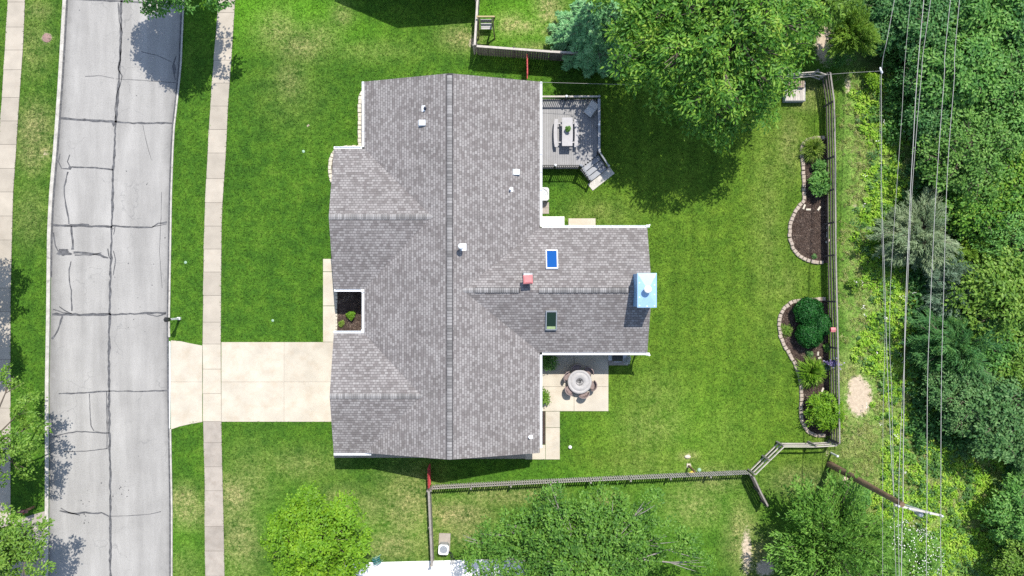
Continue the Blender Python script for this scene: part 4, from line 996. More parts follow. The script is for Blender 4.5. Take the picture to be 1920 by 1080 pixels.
# --- ground cover: weeds between the fence and the wood, undergrowth in the wood
def scatter_plants(name, pts, lm, Lr, Wr, per, hgt, rad, seed, upright=.3):
    g = np.random.default_rng(seed); K = len(pts); h = hgt * g.uniform(.4, 1.3, (K, 1)); r = rad * g.uniform(.5, 1.3, (K, 1))
    a = g.uniform(0, 2 * np.pi, (K, per)); q = np.sqrt(g.uniform(0, 1, (K, per))) * r
    z = h * (1 - .55 * (q / r) ** 2) * g.uniform(.35, 1.05, (K, per))
    p = np.stack([pts[:, None, 0] + np.cos(a) * q, pts[:, None, 1] + np.sin(a) * q, z], -1)
    ax = np.stack([np.cos(a), np.sin(a), np.full_like(a, upright)], -1) + g.normal(size=p.shape) * .35
    n = np.stack([np.cos(a) * .3, np.sin(a) * .3, np.ones_like(a)], -1) + g.normal(size=p.shape) * .35
    p = p.reshape(-1, 3); L = Lr * g.uniform(.5, 1.4, len(p)); W = Wr * g.uniform(.6, 1.3, len(p)); p[:, 2] = np.maximum(p[:, 2], .03)
    return tag(leaves(name, p, n.reshape(-1, 3), ax.reshape(-1, 3), L, W, lm, None, curl=.15), kind='stuff')
def region(g, n, u0, u1, v0, v1, fn):
    u = g.uniform(u0, u1, n); v = g.uniform(v0, v1, n); k = g.uniform(0, 1, n) < fn(u, v)
    return np.stack([(u[k] - 960) * S, (540 - v[k]) * S], -1)
g = np.random.default_rng(77)
def ls(u, v, s=23.0, ph=0.0): return .5 + .5 * np.sin(u / s + 1.7 * np.sin(v / 31.0 + ph) + ph) * np.sin(v / (s * 1.4) + 1.3 * np.sin(u / 19.0 + ph))
def cl(a): return np.clip(a, 0, 1)
bare = lambda u, v: 1 - np.exp(-(((u - 1612) / 30) ** 2 + ((v - 742) / 46) ** 2) ** 2)
weedy = lambda u, v: cl((u - (1606 + 12 * np.sin(v / 40.) + 14 * (v > 700) + 22 * (v > 800))) / 35) * cl((v - 120) / 60) * np.where(u > 1690, np.where(v > 800, 1, .35), 1) * bare(u, v)
scatter_plants('weeds', region(g, 9500, 1585, 1960, 90, 1120, lambda u, v: weedy(u, v) * cl(1.9 * ls(u, v, 17, .4) - .12)), L_WEED, .16, .10, 26, .30, .24, 1)
scatter_plants('weeds', region(g, 2600, 1585, 1960, 90, 1120, lambda u, v: weedy(u, v) * cl(1.6 * ls(u, v, 15, 2.4) - .35)), L_BRIGHT, .19, .12, 24, .4, .26, 2)
tall = lambda u, v: cl((u - 1568) / 15) * cl((1720 + 200 * (v > 850) - u) / 20) * cl((v - 110) / 60) * bare(u, v)
scatter_plants('weeds', region(g, 2600, 1600, 1960, 110, 1120, lambda u, v: weedy(u, v) * cl(1.8 * ls(u, v, 12, 5.2) - .7)), L_GREY, .17, .07, 24, .45, .24, 6)
scatter_plants('tall_grass', region(g, 10500, 1566, 1940, 100, 1100, lambda u, v: tall(u, v) * cl(1.5 * ls(u, v, 13, 4.1) - .1) * np.where(u < 1605, .55, 1)), L_STRAW, .30, .022, 11, .15, .19, 3, .2)
scatter_plants('undergrowth', region(g, 5200, 1660, 2060, -60, 1150, lambda u, v: cl((u - 1692) / 40) * np.where((v > 835) & (u < 1880), 0, 1)), L_UNDER, .24, .15, 26, .9, .42, 4)
scatter_plants('undergrowth', region(g, 420, 1600, 1700, -40, 330, lambda u, v: cl((u - np.where(v < 115, 1608, 1652)) / 20) * (v < 260) * .9), L_DARK, .22, .14, 28, 1.3, .45, 5)
g2 = np.random.default_rng(8); fl = region(g2, 300, 1590, 1720, 200, 1000, lambda u, v: cl(2 * ls(u, v, 11, 1.) - 1.1))
fz = np.concatenate([fl, g2.uniform(.3, .7, (len(fl), 1))], 1)
tag(leaves('wildflowers', np.repeat(fz, 5, 0) + g2.normal(size=(len(fz) * 5, 3)) * .06, np.tile([[0, 0, 1.]], (len(fz) * 5, 1)) + g2.normal(size=(len(fz) * 5, 3)) * .3, g2.normal(size=(len(fz) * 5, 3)), .055, .055, M['blossom']), kind='stuff')

# ------------------------------------------------------------------ planted beds, edging stones
def resample(pts, step):
    out = [pts[0]]; acc = 0.0
    for a, b in zip(pts, pts[1:]):
        L = (b - a).length; t = step - acc
        while t <= L: out.append(a.lerp(b, t / L)); t += step
        acc = (acc + L) % step
    return out
STONE = {}
def edging(path, w, d, h, label, group, m):
    """a row of single blocks set along a curve"""
    pts = resample([P(u, v, h * .7) for u, v in path], w + .015)
    for i, p in enumerate(pts[:-1]):
        t = pts[i + 1] - p; c = (p + pts[i + 1]) / 2; k = (m, i % 4, round(w, 3))
        if k not in STONE:
            mb = MB(); jw = w * random.uniform(.9, 1.0); jd = d * random.uniform(.92, 1.05)
            mb.bbox((0, 0, h / 2), (jw, jd, h * random.uniform(.92, 1.05)), .025); mb.bbox((0, 0, -.03), (jw * .98, jd * .98, .06), .005)
            o = mb.build('edging_block', M[m]); STONE[k] = o
        else:
            o = STONE[k].copy(); C.objects.link(o)
        o.location = (c.x + random.uniform(-.02, .02), c.y + random.uniform(-.02, .02), random.uniform(-.02, .01)); o.rotation_euler = (random.uniform(-.07, .07), random.uniform(-.04, .04), math.atan2(t.y, t.x) + random.uniform(-.10, .10))
        tag(o, label, 'edging block', group)
BA = [(1547, 258), (1530, 258), (1516, 261), (1507, 268), (1503, 278), (1505, 300), (1507, 330), (1508, 360), (1508, 378), (1496, 389), (1487, 404), (1481, 424), (1481, 445), (1487, 466), (1499, 480), (1515, 488), (1532, 492), (1549, 493)]
BB = [(1549, 561), (1530, 561), (1508, 562), (1488, 565), (1473, 575), (1463, 592), (1461, 612), (1464, 632), (1472, 650), (1482, 667), (1491, 682), (1498, 700), (1503, 716), (1503, 740), (1502, 765), (1503, 785), (1508, 800), (1518, 811), (1534, 817), (1553, 817)]
flat('mulch_bed', [BA + [(1552, 493), (1550, 258)]], M['mulch'], .03)
flat('mulch_bed', [BB + [(1557, 817), (1554, 700), (1552, 561)]], M['mulch'], .03)
edging(BA, .25, .22, .14, 'tan edging block round the upper backyard bed with the half moon of mulch', 'blocks edging the upper backyard bed', 'stone')
edging(BB, .25, .22, .14, 'tan edging block round the lower backyard bed with the round boxwoods', 'blocks edging the lower backyard bed', 'stone')
FA = [(684, 166), (679, 174), (675, 184), (674, 200), (674, 240), (674.5, 278)]; FB = [(684, 275.5), (660, 276), (640, 277), (630, 281), (624, 288), (620, 300), (618, 315), (619, 330), (624, 342)]
flat('mulch_bed', [FA + [(700, 278), (700, 166)]], M['mulch'], .03); flat('mulch_bed', [FB + [(640, 342), (690, 282)]], M['mulch'], .03)
edging(FA, .25, .22, .12, 'cream edging block of the narrow bed along the front eave by the top corner', 'cream blocks edging the narrow front bed', 'stone_pale')
edging(FB, .25, .22, .12, 'cream edging block curving round the corner of the front wing', 'cream blocks edging the front wing bed', 'stone_pale')
flat('mulch_bed', [[(632, 535), (700, 535), (700, 632), (632, 632)]], M['mulch'], .04)
edging([(630.5, 632), (630.5, 535)], .20, .13, .10, 'small pale block along the path edge of the courtyard bed', 'blocks edging the courtyard bed', 'stone_pale')
for u, v, a, L_ in [(1552, 423, 1.3, .42), (1551, 440, 1.5, .36), (1552, 452, .6, .36), (1535, 391, 1.0, .30), (1533, 663, 1.5, .26), (1536, 671, .4, .2), (1541, 732, 1.2, .38), (1547, 741, .9, .26), (1515, 393, 0, .3), (1507, 388, 1.2, .32)]:
    p = P(u, v); mb = MB(); mb.bbox((0, 0, .03), (L_, .12, .06), .015); o = mb.build('paver', M['stone_pale']); o.location = (p.x, p.y, .03); o.rotation_euler.z = a
    tag(o, 'pale loose paver lying on the mulch near the rail fence', 'paver', 'loose pavers on the mulch')

def bush(name, label, u, v, r, h, lm, seed, leaf=(.11, .07), dens=26, cat='bush', n=9, group=None, z0=0.0, at=None):
    g = np.random.default_rng(seed); w = P(u, v, h * .6) if at is None else Vector(at)
    root = thing(name, label, cat, (w.x, w.y, z0), group)
    cs, rs = lobe_set(g, (w.x, w.y, z0 + h * .5), r, n, h * .5 / r, (.34, .5), (.45, .7), -.5)
    p, nn, a = spray_cloud(g, cs, rs, [max(5, int(dens * 3 * q[0] * q[1])) for q in rs], min(.2, r * .4), leaf[0], outw=(w.x, w.y, z0 + h * .4), lowcut=-.6)
    p[:, 2] = np.maximum(p[:, 2], z0 + .04)
    leaves('foliage', p, nn, a, leaf[0] * g.uniform(.6, 1.3, len(p)), leaf[1] * g.uniform(.7, 1.2, len(p)), lm, root, curl=.1)
    mb = MB()
    for c in cs[:-1]: mb.tube([(w.x, w.y, z0), (w.x + (c[0] - w.x) * .5, w.y + (c[1] - w.y) * .5, z0 + h * .3), tuple(c)], [.03, .02, .006], 5)
    mb.build('stem', M['bark'], root); return root
def globe(label, u, v, r, h, seed):
    g = np.random.default_rng(seed); w = P(u, v, h * .55); root = thing('boxwood', label, 'bush', (w.x, w.y, 0), 'round boxwoods in the lower backyard bed')
    N = 9000; d = nrmz(g.normal(size=(N, 3))); lump = 1 + .05 * np.sin(d[:, 0] * 9 + seed) * np.sin(d[:, 1] * 8 + 2 * seed) + .04 * np.sin(d[:, 2] * 11 + d[:, 0] * 7)
    rr = (g.uniform(.80, 1.0, N) * lump)[:, None]; p = np.array([w.x, w.y, h * .5]) + d * np.array([r, r, h * .52]) * rr; p[:, 2] = np.maximum(p[:, 2], .05)
    leaves('foliage', p, d + g.normal(size=d.shape) * .55, d * .4 + np.array([0, 0, .3]) + g.normal(size=d.shape), .10 * g.uniform(.6, 1.3, N), .065, L_BOX, root)
    mb = MB()
    for i in range(9): mb.tube([(w.x, w.y, 0), (w.x + math.cos(i * .7) * r * .4, w.y + math.sin(i * .7) * r * .4, h * .4), (w.x + math.cos(i * .7) * r * .75, w.y + math.sin(i * .7) * r * .75, h * .7)], [.03, .02, .008], 5)
    mb.build('stem', M['bark'], root)
globe('uppermost of the three clipped round boxwoods in the lower bed', 1517, 585, .92, 1.3, 41)
globe('lowest of the three clipped round boxwoods in the lower bed, nearest the lawn', 1519, 626, .88, 1.25, 42)
globe('clipped round boxwood against the rail fence, between the other two', 1538, 609, .74, 1.2, 43)
def ornamental(label, u, v, r, h, lm, seed, nb=420, w_=.028):
    g = np.random.default_rng(seed); c = P(u, v, h * .4); root = thing('ornamental_grass', label, 'grass plant', (c.x, c.y, 0)); mb = MB()
    for i in range(nb):
        a = g.uniform(0, 6.283); k = g.uniform(.35, 1.05); L = r * k; hh = h * g.uniform(.7, 1.1) * (1.25 - .6 * k); d = Vector((math.cos(a), math.sin(a), 0)); s = Vector((-d.y, d.x, 0)) * w_ * g.uniform(.6, 1.2)
        b = Vector((c.x, c.y, 0)) + d * r * .12 * g.uniform(0, 1); tw = Vector((g.uniform(-.1, .1), g.uniform(-.1, .1), 0)) * L
        p1 = b + d * L * .35 + Vector((0, 0, hh * .75)); p2 = b + d * L * .75 + Vector((0, 0, hh)) + tw * .5; p3 = b + d * L * 1.1 + Vector((0, 0, hh * .55)) + tw
        mb.add([b - s, b + s, p1 - s, p1 + s, p2 - s * .7, p2 + s * .7, p3], [(0, 1, 3, 2), (2, 3, 5, 4), (4, 5, 6)])
    mb.build('blade', lm, root)
ornamental('pale arching grass clump at the top end of the upper bed', 1524, 279, .82, .95, L_REED2, 51)
ornamental('bigger bright green grass clump arching over the edging of the lower bed', 1520, 698, .95, 1.05, L_REED, 52, 520, .04)
bush('rose_bush', 'round dark green bush with a few yellow leaves against the rail fence', 1537, 343, .78, 1.2, L_DARK, 61, (.15, .11), 16)
bush('small_bush', 'small dark green bush above the round one in the upper bed', 1538, 311, .42, .8, L_DARK, 62, (.12, .09), 22, n=6)
bush('forsythia', 'loose yellow green shrub at the lower end of the lower bed, leaning over the fence', 1552, 775, 1.25, 1.9, L_LIME, 63, (.16, .075), 16, n=16)
bush('groundcover_plant', 'low pale variegated plant by the edging left of the boxwoods', 1474, 620, .42, .25, L_STREET, 64, (.13, .03), 22, n=5, cat='plant')
bush('groundcover_plant', 'little grey green plant between the lower boxwood and the big grass clump', 1519, 664, .22, .3, L_GREY, 65, (.10, .06), 30, n=4, cat='plant')
bush('seedling', 'bright green seedling against the fence below the boxwoods', 1551, 652, .22, .4, L_BRIGHT, 66, (.12, .07), 26, n=4, cat='plant')
bush('seedling', 'tiny green plant near the lower edging of the mulch half moon', 1527, 481, .17, .2, L_GREY, 67, (.08, .05), 40, n=4, cat='plant')
bush('perennial', 'green perennial by the fence with dark purple flowers beside it', 1547, 690, .26, .5, L_BLUE, 68, (.12, .07), 26, n=4, cat='plant')
bush('juniper', 'dark low conifer on the bare soil by the fence corner', 1575, 98, .95, 1.2, L_DARK, 69, (.11, .04), 26, n=8)
bush('wild_bush', 'round dark bush under the leaning utility pole', 1609, 932, .95, 1.3, L_DARK, 70, (.12, .07), 22, n=9)
bush('shrub', 'shrub in the corner of the patio shaded by the eave', 1027, 676, .62, 1.1, L_BRIGHT, 71, (.13, .06), 18, n=8)
bush('shrub', 'shrub against the house wall below the fire table', 1018, 745, .5, 1.0, L_STREET, 72, (.15, .08), 14, n=7)
bush('shrub', 'bright green shrub in the mulch of the front courtyard', 657, 591, .26, .7, L_LIME, 73, (.14, .10), 24, n=5)
bush('plant', 'small yellowish plant in the corner of the front courtyard', 640, 607, .16, .35, L_REED2, 74, (.16, .03), 40, n=4, cat='plant')
bush('wild_shrub', 'yellow green shrub among the weeds below the cable joint', 1640, 152, .55, 1.2, L_LIME, 75, (.14, .08), 20, n=7)
bush('wild_shrub', 'yellow flowering weed clump beside the fence side grass', 1602, 532, .42, .7, L_YELL, 76, (.12, .08), 24, n=6)
# dark spinner with purple flower heads standing at the fence
pr = P(1562, 681, .9); wsp = thing('plant_stand', 'dark wire plant stand with purple and white flowers leaning on the rail fence', 'plant stand', (pr.x, pr.y, 0))
mb = MB()
for k in range(3):
    a = k * 2.1; mb.tube([(pr.x + .3 * math.cos(a), pr.y + .3 * math.sin(a), 0), (pr.x + .1 * math.cos(a), pr.y + .1 * math.sin(a), .6), (pr.x + .24 * math.cos(a), pr.y + .24 * math.sin(a), 1.0)], .02, 6)
mb.lathe([(.16, .72), (.24, .95), (.22, .96), (.14, .74)], (pr.x, pr.y, 0), 16); mb.build('frame', M['black'], wsp)
g = np.random.default_rng(3)
q = np.array([pr.x, pr.y, 1.0]) + g.normal(size=(90, 3)) * [.2, .14, .08]
leaves('flower', q, np.array([0, 0, 1.]) + g.normal(size=q.shape) * .4, g.normal(size=q.shape), .11, .10, leaf_mat('petal_purple', [(.05, .03, .12), (.18, .15, .30), (.6, .58, .62)], .1), wsp)

# ------------------------------------------------------------------ fences
def rail_fence(name, label, path, post_step, rails, h, m='wood_dark', top='wood_pale', face=1, posts_at=None, board=.14, cap=True, tops=None):
    """post and board fence along ground points; the boards hang on one side of the posts"""
    pts = [P(u, v) for u, v in path]; c = sum(pts, Vector()) / len(pts)
    root = thing(name, label, 'fence', (pts[0].x, pts[0].y, 0))
    ps = []
    for a, b in zip(pts, pts[1:]):
        n = max(1, round((b - a).length / post_step)); ps += [a.lerp(b, i / n) for i in range(n)]
    ps.append(pts[-1])
    for i, p in enumerate(ps):
        mb = MB(); mb.bbox((p.x, p.y, h / 2 + .02), (.10, .10, h + .06), .015, math.atan2(*(ps[min(i + 1, len(ps) - 1)] - ps[max(0, i - 1)]).yx)); mb.build('post', M[m], root)
    for i, (a, b) in enumerate(zip(ps, ps[1:])):
        d = (b - a).normalized(); s = Vector((-d.y, d.x, 0)) * face * .078
        for j in range(rails):
            z = h * (.16 + .80 * j / (rails - 1)) - .03; mb = MB()
            w1 = Vector((0, 0, random.uniform(-.02, .02)))
            mb.bar(a + s + d * .004 + Vector((0, 0, z)) + w1, b + s - d * .004 + Vector((0, 0, z)), .05, board); mb.build('rail', M[top] if tops and j in tops else M[m], root)
        if cap:
            mb = MB(); mb.bar(a + s * .35 + d * .004 + Vector((0, 0, h + .062)), b + s * .35 - d * .004 + Vector((0, 0, h + .062)), .085, .03); mb.build('cap_rail', M['wood_grey'], root)
    return root
rail_fence('rail_fence', 'long weathered rail fence along the back of the lawn beside the weeds', [(1538, 148), (1545, 200), (1547, 300), (1548, 480), (1552, 650), (1554, 742), (1555, 823)], 2.35, 4, 1.45, face=1)
rail_fence('rail_fence', 'short rail fence under the maple at the top of the back lawn', [(1445, 150), (1483, 145), (1519, 142), (1536, 148)], 1.25, 3, 1.3, face=-1, cap=False, m='wood_grey', tops=(0, 1, 2))
rail_fence('rail_fence', 'pale rail fence turning from the back fence to the end of the picket fence', [(1553, 826), (1515, 828), (1456, 828), (1403, 880)], 1.6, 3, 1.3, face=1, cap=False, m='wood_grey', top='wood_pale', tops=(0, 1, 2))
rail_fence('rail_fence', 'dark board fence running from the picket fence end into the fronded tree', [(1400, 885), (1413, 913), (1426, 938)], 1.05, 4, 1.3, face=1, m='wood_dark', board=.2)
# picket fence
pf = thing('picket_fence', 'long grey picket fence along the lower side of the back lawn', 'fence', tuple(P(810, 908)))
path = [P(811, 909), P(1000, 899), P(1200, 890), P(1398, 881)]
L_ = sum((b - a).length for a, b in zip(path, path[1:]))
def along(t):
    for a, b in zip(path, path[1:]):
        l = (b - a).length
        if t <= l: return a.lerp(b, t / l), (b - a).normalized()
        t -= l
    return path[-1], (path[-1] - path[-2]).normalized()
n = 138; spare = MB()
pk = None
for i in range(n):
    p, d = along(L_ * (i + .5) / n)
    if pk is None:
        mb = MB(); w = .040; ht = 1.14
        mb.add([(-w, -.011, .03), (w, -.011, .03), (w, -.011, ht - .06), (w * .35, -.011, ht), (-w * .35, -.011, ht), (-w, -.011, ht - .06), (-w, .011, .03), (w, .011, .03), (w, .011, ht - .06), (w * .35, .011, ht), (-w * .35, .011, ht), (-w, .011, ht - .06)],
               [(0, 1, 2, 3, 4, 5), (11, 10, 9, 8, 7, 6)] + [(k, 6 + k, 6 + (k + 1) % 6, (k + 1) % 6) for k in range(6)])
        o = pk = mb.build('picket', M['picket'], pf, local=True); pv, pfc = list(mb.v), list(mb.f)
    elif i >= 100:                                                   # past a hundred the last ones are one piece
        m_ = Matrix.Translation(p) @ Matrix.Rotation(math.atan2(d.y, d.x), 4, 'Z'); spare.add([m_ @ Vector(q) for q in pv], pfc); continue
    else:
        o = pk.copy(); C.objects.link(o); o.parent = pf
    o.location = p - pf.location + Vector((random.uniform(-.006, .006), random.uniform(-.004, .004), random.uniform(-.02, .015))); o.rotation_euler = (0, random.uniform(-.015, .015), math.atan2(d.y, d.x))
tag(spare.build('picket_row', M['picket'], pf), kind='stuff')
k = int(L_ / 2.3)
for i in range(k + 1):
    p, d = along(L_ * i / k); s = Vector((d.y, -d.x, 0)) * .10; mb = MB(); mb.bbox((p.x + s.x, p.y + s.y, .56), (.10, .10, 1.16), .02, math.atan2(d.y, d.x)); mb.build('post', M['wood_grey'], pf)
    if i < k:
        q, _ = along(L_ * (i + 1) / k)
        for z in (.28, .88):
            mb = MB(); s2 = Vector((d.y, -d.x, 0)) * .034; mb.bar(p + s2 + d * .06 + Vector((0, 0, z)), q + s2 - d * .06 + Vector((0, 0, z)), .04, .09); mb.build('rail', M['wood_pale'], pf)
def board_fence(name, label, path, h, m, capm, boards=.14, gap=.012, cat='fence', side=1, top_rail=True):
    pts = [P(u, v) for u, v in path]; root = thing(name, label, cat, (pts[0].x, pts[0].y, 0)); mb = MB()
    for a, b in zip(pts, pts[1:]):
        d = (b - a).normalized(); n = max(1, int((b - a).length / (boards + gap)))
        for i in range(n):
            c = a + d * (boards + gap) * (i + .5); hh = h + random.uniform(-.015, .015)
            mb.box((c.x, c.y, hh / 2 + .02), (boards, .022, hh), math.atan2(d.y, d.x))
    mb.build('board_panel', M[m], root)
    for a, b in zip(pts, pts[1:]):
        d = (b - a).normalized(); s = Vector((-d.y, d.x, 0)) * side * .045
        for z in (.3, h * .52, h - .22):
            mb = MB(); mb.bar(a + s + Vector((0, 0, z)), b + s + Vector((0, 0, z)), .05, .09); mb.build('rail', M[m], root)
        if top_rail:
            mb = MB(); mb.bar(a + s * .3 + Vector((0, 0, h + .055)), b + s * .3 + Vector((0, 0, h + .055)), .13, .03); mb.build('cap_rail', M[capm], root)
        k = max(1, round((b - a).length / 2.4))
        for i in range(k + 1):
            c = a.lerp(b, i / k) + s * 2.2; mb = MB(); mb.bbox((c.x, c.y, h / 2 + .04), (.10, .10, h + .08), .02, math.atan2(d.y, d.x)); mb.build('post', M[m], root)
    return root
board_fence('privacy_fence', 'tall dark board fence between the two back yards, lower edge by the spruce', [(896, 103), (1030, 113), (1175, 121)], 1.75, 'wood_dark', 'wood_pale')
board_fence('privacy_fence', 'pale edged board fence running up beside the garden swing', [(893, 101), (898, 20), (904, -90)], 1.75, 'wood_grey', 'wood_pale')
board_fence('board_fence', 'narrow grey board fence between the lime tree and the air conditioner', [(808, 912), (811, 980), (814, 1049)], 1.15, 'wood_grey', 'wood_grey', side=-1)
def gate(label, path, h):
    a, b = (P(*q) for q in path); root = thing('gate', label, 'gate', (a.x, a.y, 0), 'red garden gates'); d = (b - a).normalized(); s = Vector((-d.y, d.x, 0)); n = int((b - a).length / .16); mb = MB()
    for i in range(n):
        c = a + d * ((b - a).length * (i + .5) / n); mb.box((c.x, c.y, h / 2 + .05), (.13, .025, h + .05 * math.sin(math.pi * (i + .5) / n)), math.atan2(d.y, d.x) + random.uniform(-.02, .02))
    mb.build('board_panel', M['red'], root)
    mb = MB()
    for z in (.3, h - .25): mb.bar(a + s * .04 + Vector((0, 0, z)), b + s * .04 + Vector((0, 0, z)), .045, .09)
    mb.bar(a + s * .04 + Vector((0, 0, .33)), b + s * .04 + Vector((0, 0, h - .28)), .045, .09); mb.build('brace', M['red'], root)
    mb = MB(); c = a.lerp(b, .88) - s * .03; mb.bar(c + Vector((0, 0, h * .6)), c + d * .14 + Vector((0, 0, h * .6)), .03, .04); mb.build('latch', M['black'], root)
gate('red picket gate beside the house, at the end of the picket fence', [(806, 868), (807, 907)], 1.25)
gate('thin rust red gate between the dark board fence and the roof corner', [(987, 113), (987.5, 150)], 1.5)

# ------------------------------------------------------------------ deck
DZ = 0.60
dk = thing('deck', 'raised grey deck with dark railings and corner steps behind the house', 'deck', (3.3, 9.5, 0))
dx0, dx1, dy0, dy1 = xe - i_ + .02, 5.36, 7.42, 11.72; chx, chy = 4.22, 8.32     # the cut corner where the steps leave
n = 29; bw = (dx1 - dx0) / n; mb = MB()
for i in range(n):
    x0, x1 = dx0 + i * bw + .004, dx0 + (i + 1) * bw - .004; xm = (x0 + x1) / 2
    yb = dy0 if xm < chx else dy0 + (xm - chx) / (dx1 - chx) * (chy - dy0)
    mb.box((xm, (yb + dy1) / 2, DZ - .02), (x1 - x0, dy1 - yb, .04))
mb.build('floor_board', M['deck'], dk)
mb = MB()
for a, b in [((dx0, dy0 + .03), (chx, dy0 + .03)), ((chx, dy0 + .03), (dx1 - .03, chy)), ((dx1 - .03, chy), (dx1 - .03, dy1 - .03)), ((dx1 - .03, dy1 - .03), (dx0, dy1 - .03))]:
    mb.bar((*a, DZ - .17), (*b, DZ - .17), .04, .25)
for x in (dx0 + .3, 3.3, dx1 - .2):
    for y in (dy0 + .9, dy1 - .3): mb.box((x, y, .22), (.12, .12, .44))
mb.build('frame', M['wood_dark'], dk)
def railing(a, b, parent, posts=(0, 1), cap=.14, h=.95, z0=DZ, z1=None, capm='deck_grey', bal=.115):
    a = Vector((*a, 0)); b = Vector((*b, 0)); z1 = z0 if z1 is None else z1; d = (b - a); L = d.length; d.normalize()
    za = Vector((0, 0, z0)); zb = Vector((0, 0, z1)); mb = MB()
    n = int(L / bal)
    for i in range(n):
        t = (i + .5) / n; p = a.lerp(b, t) + za.lerp(zb, t); mb.bar(p + Vector((0, 0, .09)), p + Vector((0, 0, h - .04)), .035, .035, d)
    o = mb.build('railing', M['black'], parent)
    mb = MB(); mb.bar(a + za + Vector((0, 0, .09)), b + zb + Vector((0, 0, .09)), .05, .05); mb.bar(a + za + Vector((0, 0, h - .05)), b + zb + Vector((0, 0, h - .05)), .05, .06); mb.build('rail', M['black'], o)
    if cap:
        mb = MB(); mb.bar(a + za + Vector((0, 0, h)), b + zb + Vector((0, 0, h)), cap, .035); mb.build('cap_rail', M[capm], o)
    for t in posts:
        p = a.lerp(b, t) + za.lerp(zb, t); mb = MB(); mb.bbox((p.x, p.y, p.z + h / 2 - .02), (.10, .10, h + .14), .02); mb.build('post', M['black'], o)
        mb = MB(); mb.lathe([(.075, h + .05), (.08, h + .075), (.05, h + .11), (1e-4, h + .13)], p, 12); mb.build('post_cap', M['white_metal'] if t not in (0, 1) else M['deck_grey'], o)
railing((dx0 + .05, dy1 - .06), (dx1 - .06, dy1 - .06), dk, (.5, 1), .10, capm='wood_pale')
railing((dx1 - .06, dy1 - .2), (dx1 - .06, chy + .05), dk, (.5, 1), .16)
railing((dx0 + .05, dy0 + .05), (chx - .05, dy0 + .05), dk, (.46, 1), 0)
# steps leave the cut corner to the lower right
A = Vector((chx, dy0, 0)); B = Vector((dx1, chy, 0)); sdir = Vector(((B - A).y, -(B - A).x, 0)).normalized()
for i in range(4):
    z = DZ - .135 * (i + 1) if i < 3 else .05; dep = .34 if i < 3 else .52; w0 = .02
    c = (A + B) / 2 + sdir * (.02 + .34 * i + dep / 2); ww = (B - A).length - .12 + (.42 if i == 3 else 0)
    mb = MB(); mb.bbox((c.x, c.y, z - .02), (ww, dep - .01, .045), .008, math.atan2((B - A).y, (B - A).x)); mb.build('step', M['deck_grey'] if i < 3 else M['arm'], dk)
for e in (A + (B - A).normalized() * .04, B - (B - A).normalized() * .04):
    q = e + sdir * 1.0
    mb = MB(); mb.bar(e + Vector((0, 0, DZ - .2)), q + Vector((0, 0, .08)), .04, .2); mb.build('stringer', M['deck_grey'], dk)
    railing((e.x, e.y), (q.x, q.y), dk, (0, 1), .09, .92, DZ, .12)
# picnic table and what stands on the deck
tp = P(1063.5, 247, 1.34); tt = thing('picnic_table', 'pale picnic table with two attached benches on the deck', 'table', (tp.x, tp.y, DZ))
def plank_top(cx, cy, w, L, z, n, bow, th=.045):
    mb = MB()
    for i in range(n):
        x0 = -w / 2 + w * i / n + .004; x1 = -w / 2 + w * (i + 1) / n - .004; vs = []
        for k in range(9):
            y = -L / 2 + L * k / 8; o = bow * (1 - (2 * y / L) ** 2); r = .02 if k in (0, 8) else 0
            for x in (x0 + r, x1 - r):
                for zz in (z - th, z): vs.append((cx + x + o, cy + y, zz))
        fs = []
        for k in range(8):
            b0 = k * 4; fs += [(b0 + 1, b0 + 3, b0 + 7, b0 + 5), (b0, b0 + 4, b0 + 6, b0 + 2), (b0, b0 + 1, b0 + 5, b0 + 4), (b0 + 3, b0 + 2, b0 + 6, b0 + 7)]
        fs += [(0, 2, 3, 1), (32, 33, 35, 34)]; mb.add(vs, fs)
    return mb
plank_top(tp.x, tp.y, .66, 1.74, DZ + .74, 1, .02).build('tabletop', M['table_white'], tt)
for sx in (-1, 1): plank_top(tp.x + sx * .60 - .05, tp.y - .02, .23, 1.72, DZ + .45, 1, .05 * -sx * -1).build('bench', M['table_white'], tt)
for sy in (-1, 1):
    mb = MB(); y = tp.y + sy * .58; mb.bar((tp.x - .68, y, DZ + .37), (tp.x + .60, y, DZ + .37), .07, .07); mb.bar((tp.x - .45, y + .05, DZ), (tp.x - .18, y + .05, DZ + .69), .07, .06); mb.bar((tp.x + .42, y + .05, DZ), (tp.x + .18, y + .05, DZ + .69), .07, .06); mb.build('leg_frame', M['table_white'], tt)
bush('potted_plant', 'small green potted plant on the picnic table', 0, 0, .17, .34, L_BRIGHT, 81, (.10, .05), 60, cat='plant', n=4, z0=DZ + .83, at=(tp.x + .02, tp.y + .12, 0))
pp_ = bpy.data.objects['potted_plant']; mb = MB(); mb.lathe([(.07, DZ + .742), (.10, DZ + .90), (.085, DZ + .90), (.08, DZ + .86)], (tp.x + .02, tp.y + .12, 0), 14); mb.build('pot', M['charcoal'], pp_)
cp = P(1107.5, 206, 1.0); ca = R(-37); lc = thing('lounge_chair', 'grey cushioned armless lounge chair in the deck corner', 'chair', (cp.x, cp.y, DZ), rot=ca)
mb = MB(); mb.bbox((0, -.10, .36), (.56, .52, .14), .04); mb.build('seat', M['pad_grey'], lc, True)
mb = MB(); mb.bar((0, .20, .38), (0, .40, .80), .56, .11, (0, -1, .4)); mb.build('backrest', M['pad_grey'], lc, True)
for sx in (-1, 1):
    for sy in (-1, 1): mb = MB(); mb.bar((sx * .24, sy * .26 - .05, 0), (sx * .24, sy * .24 - .05, .29), .05, .05); mb.build('leg', M['charcoal'], lc, True)

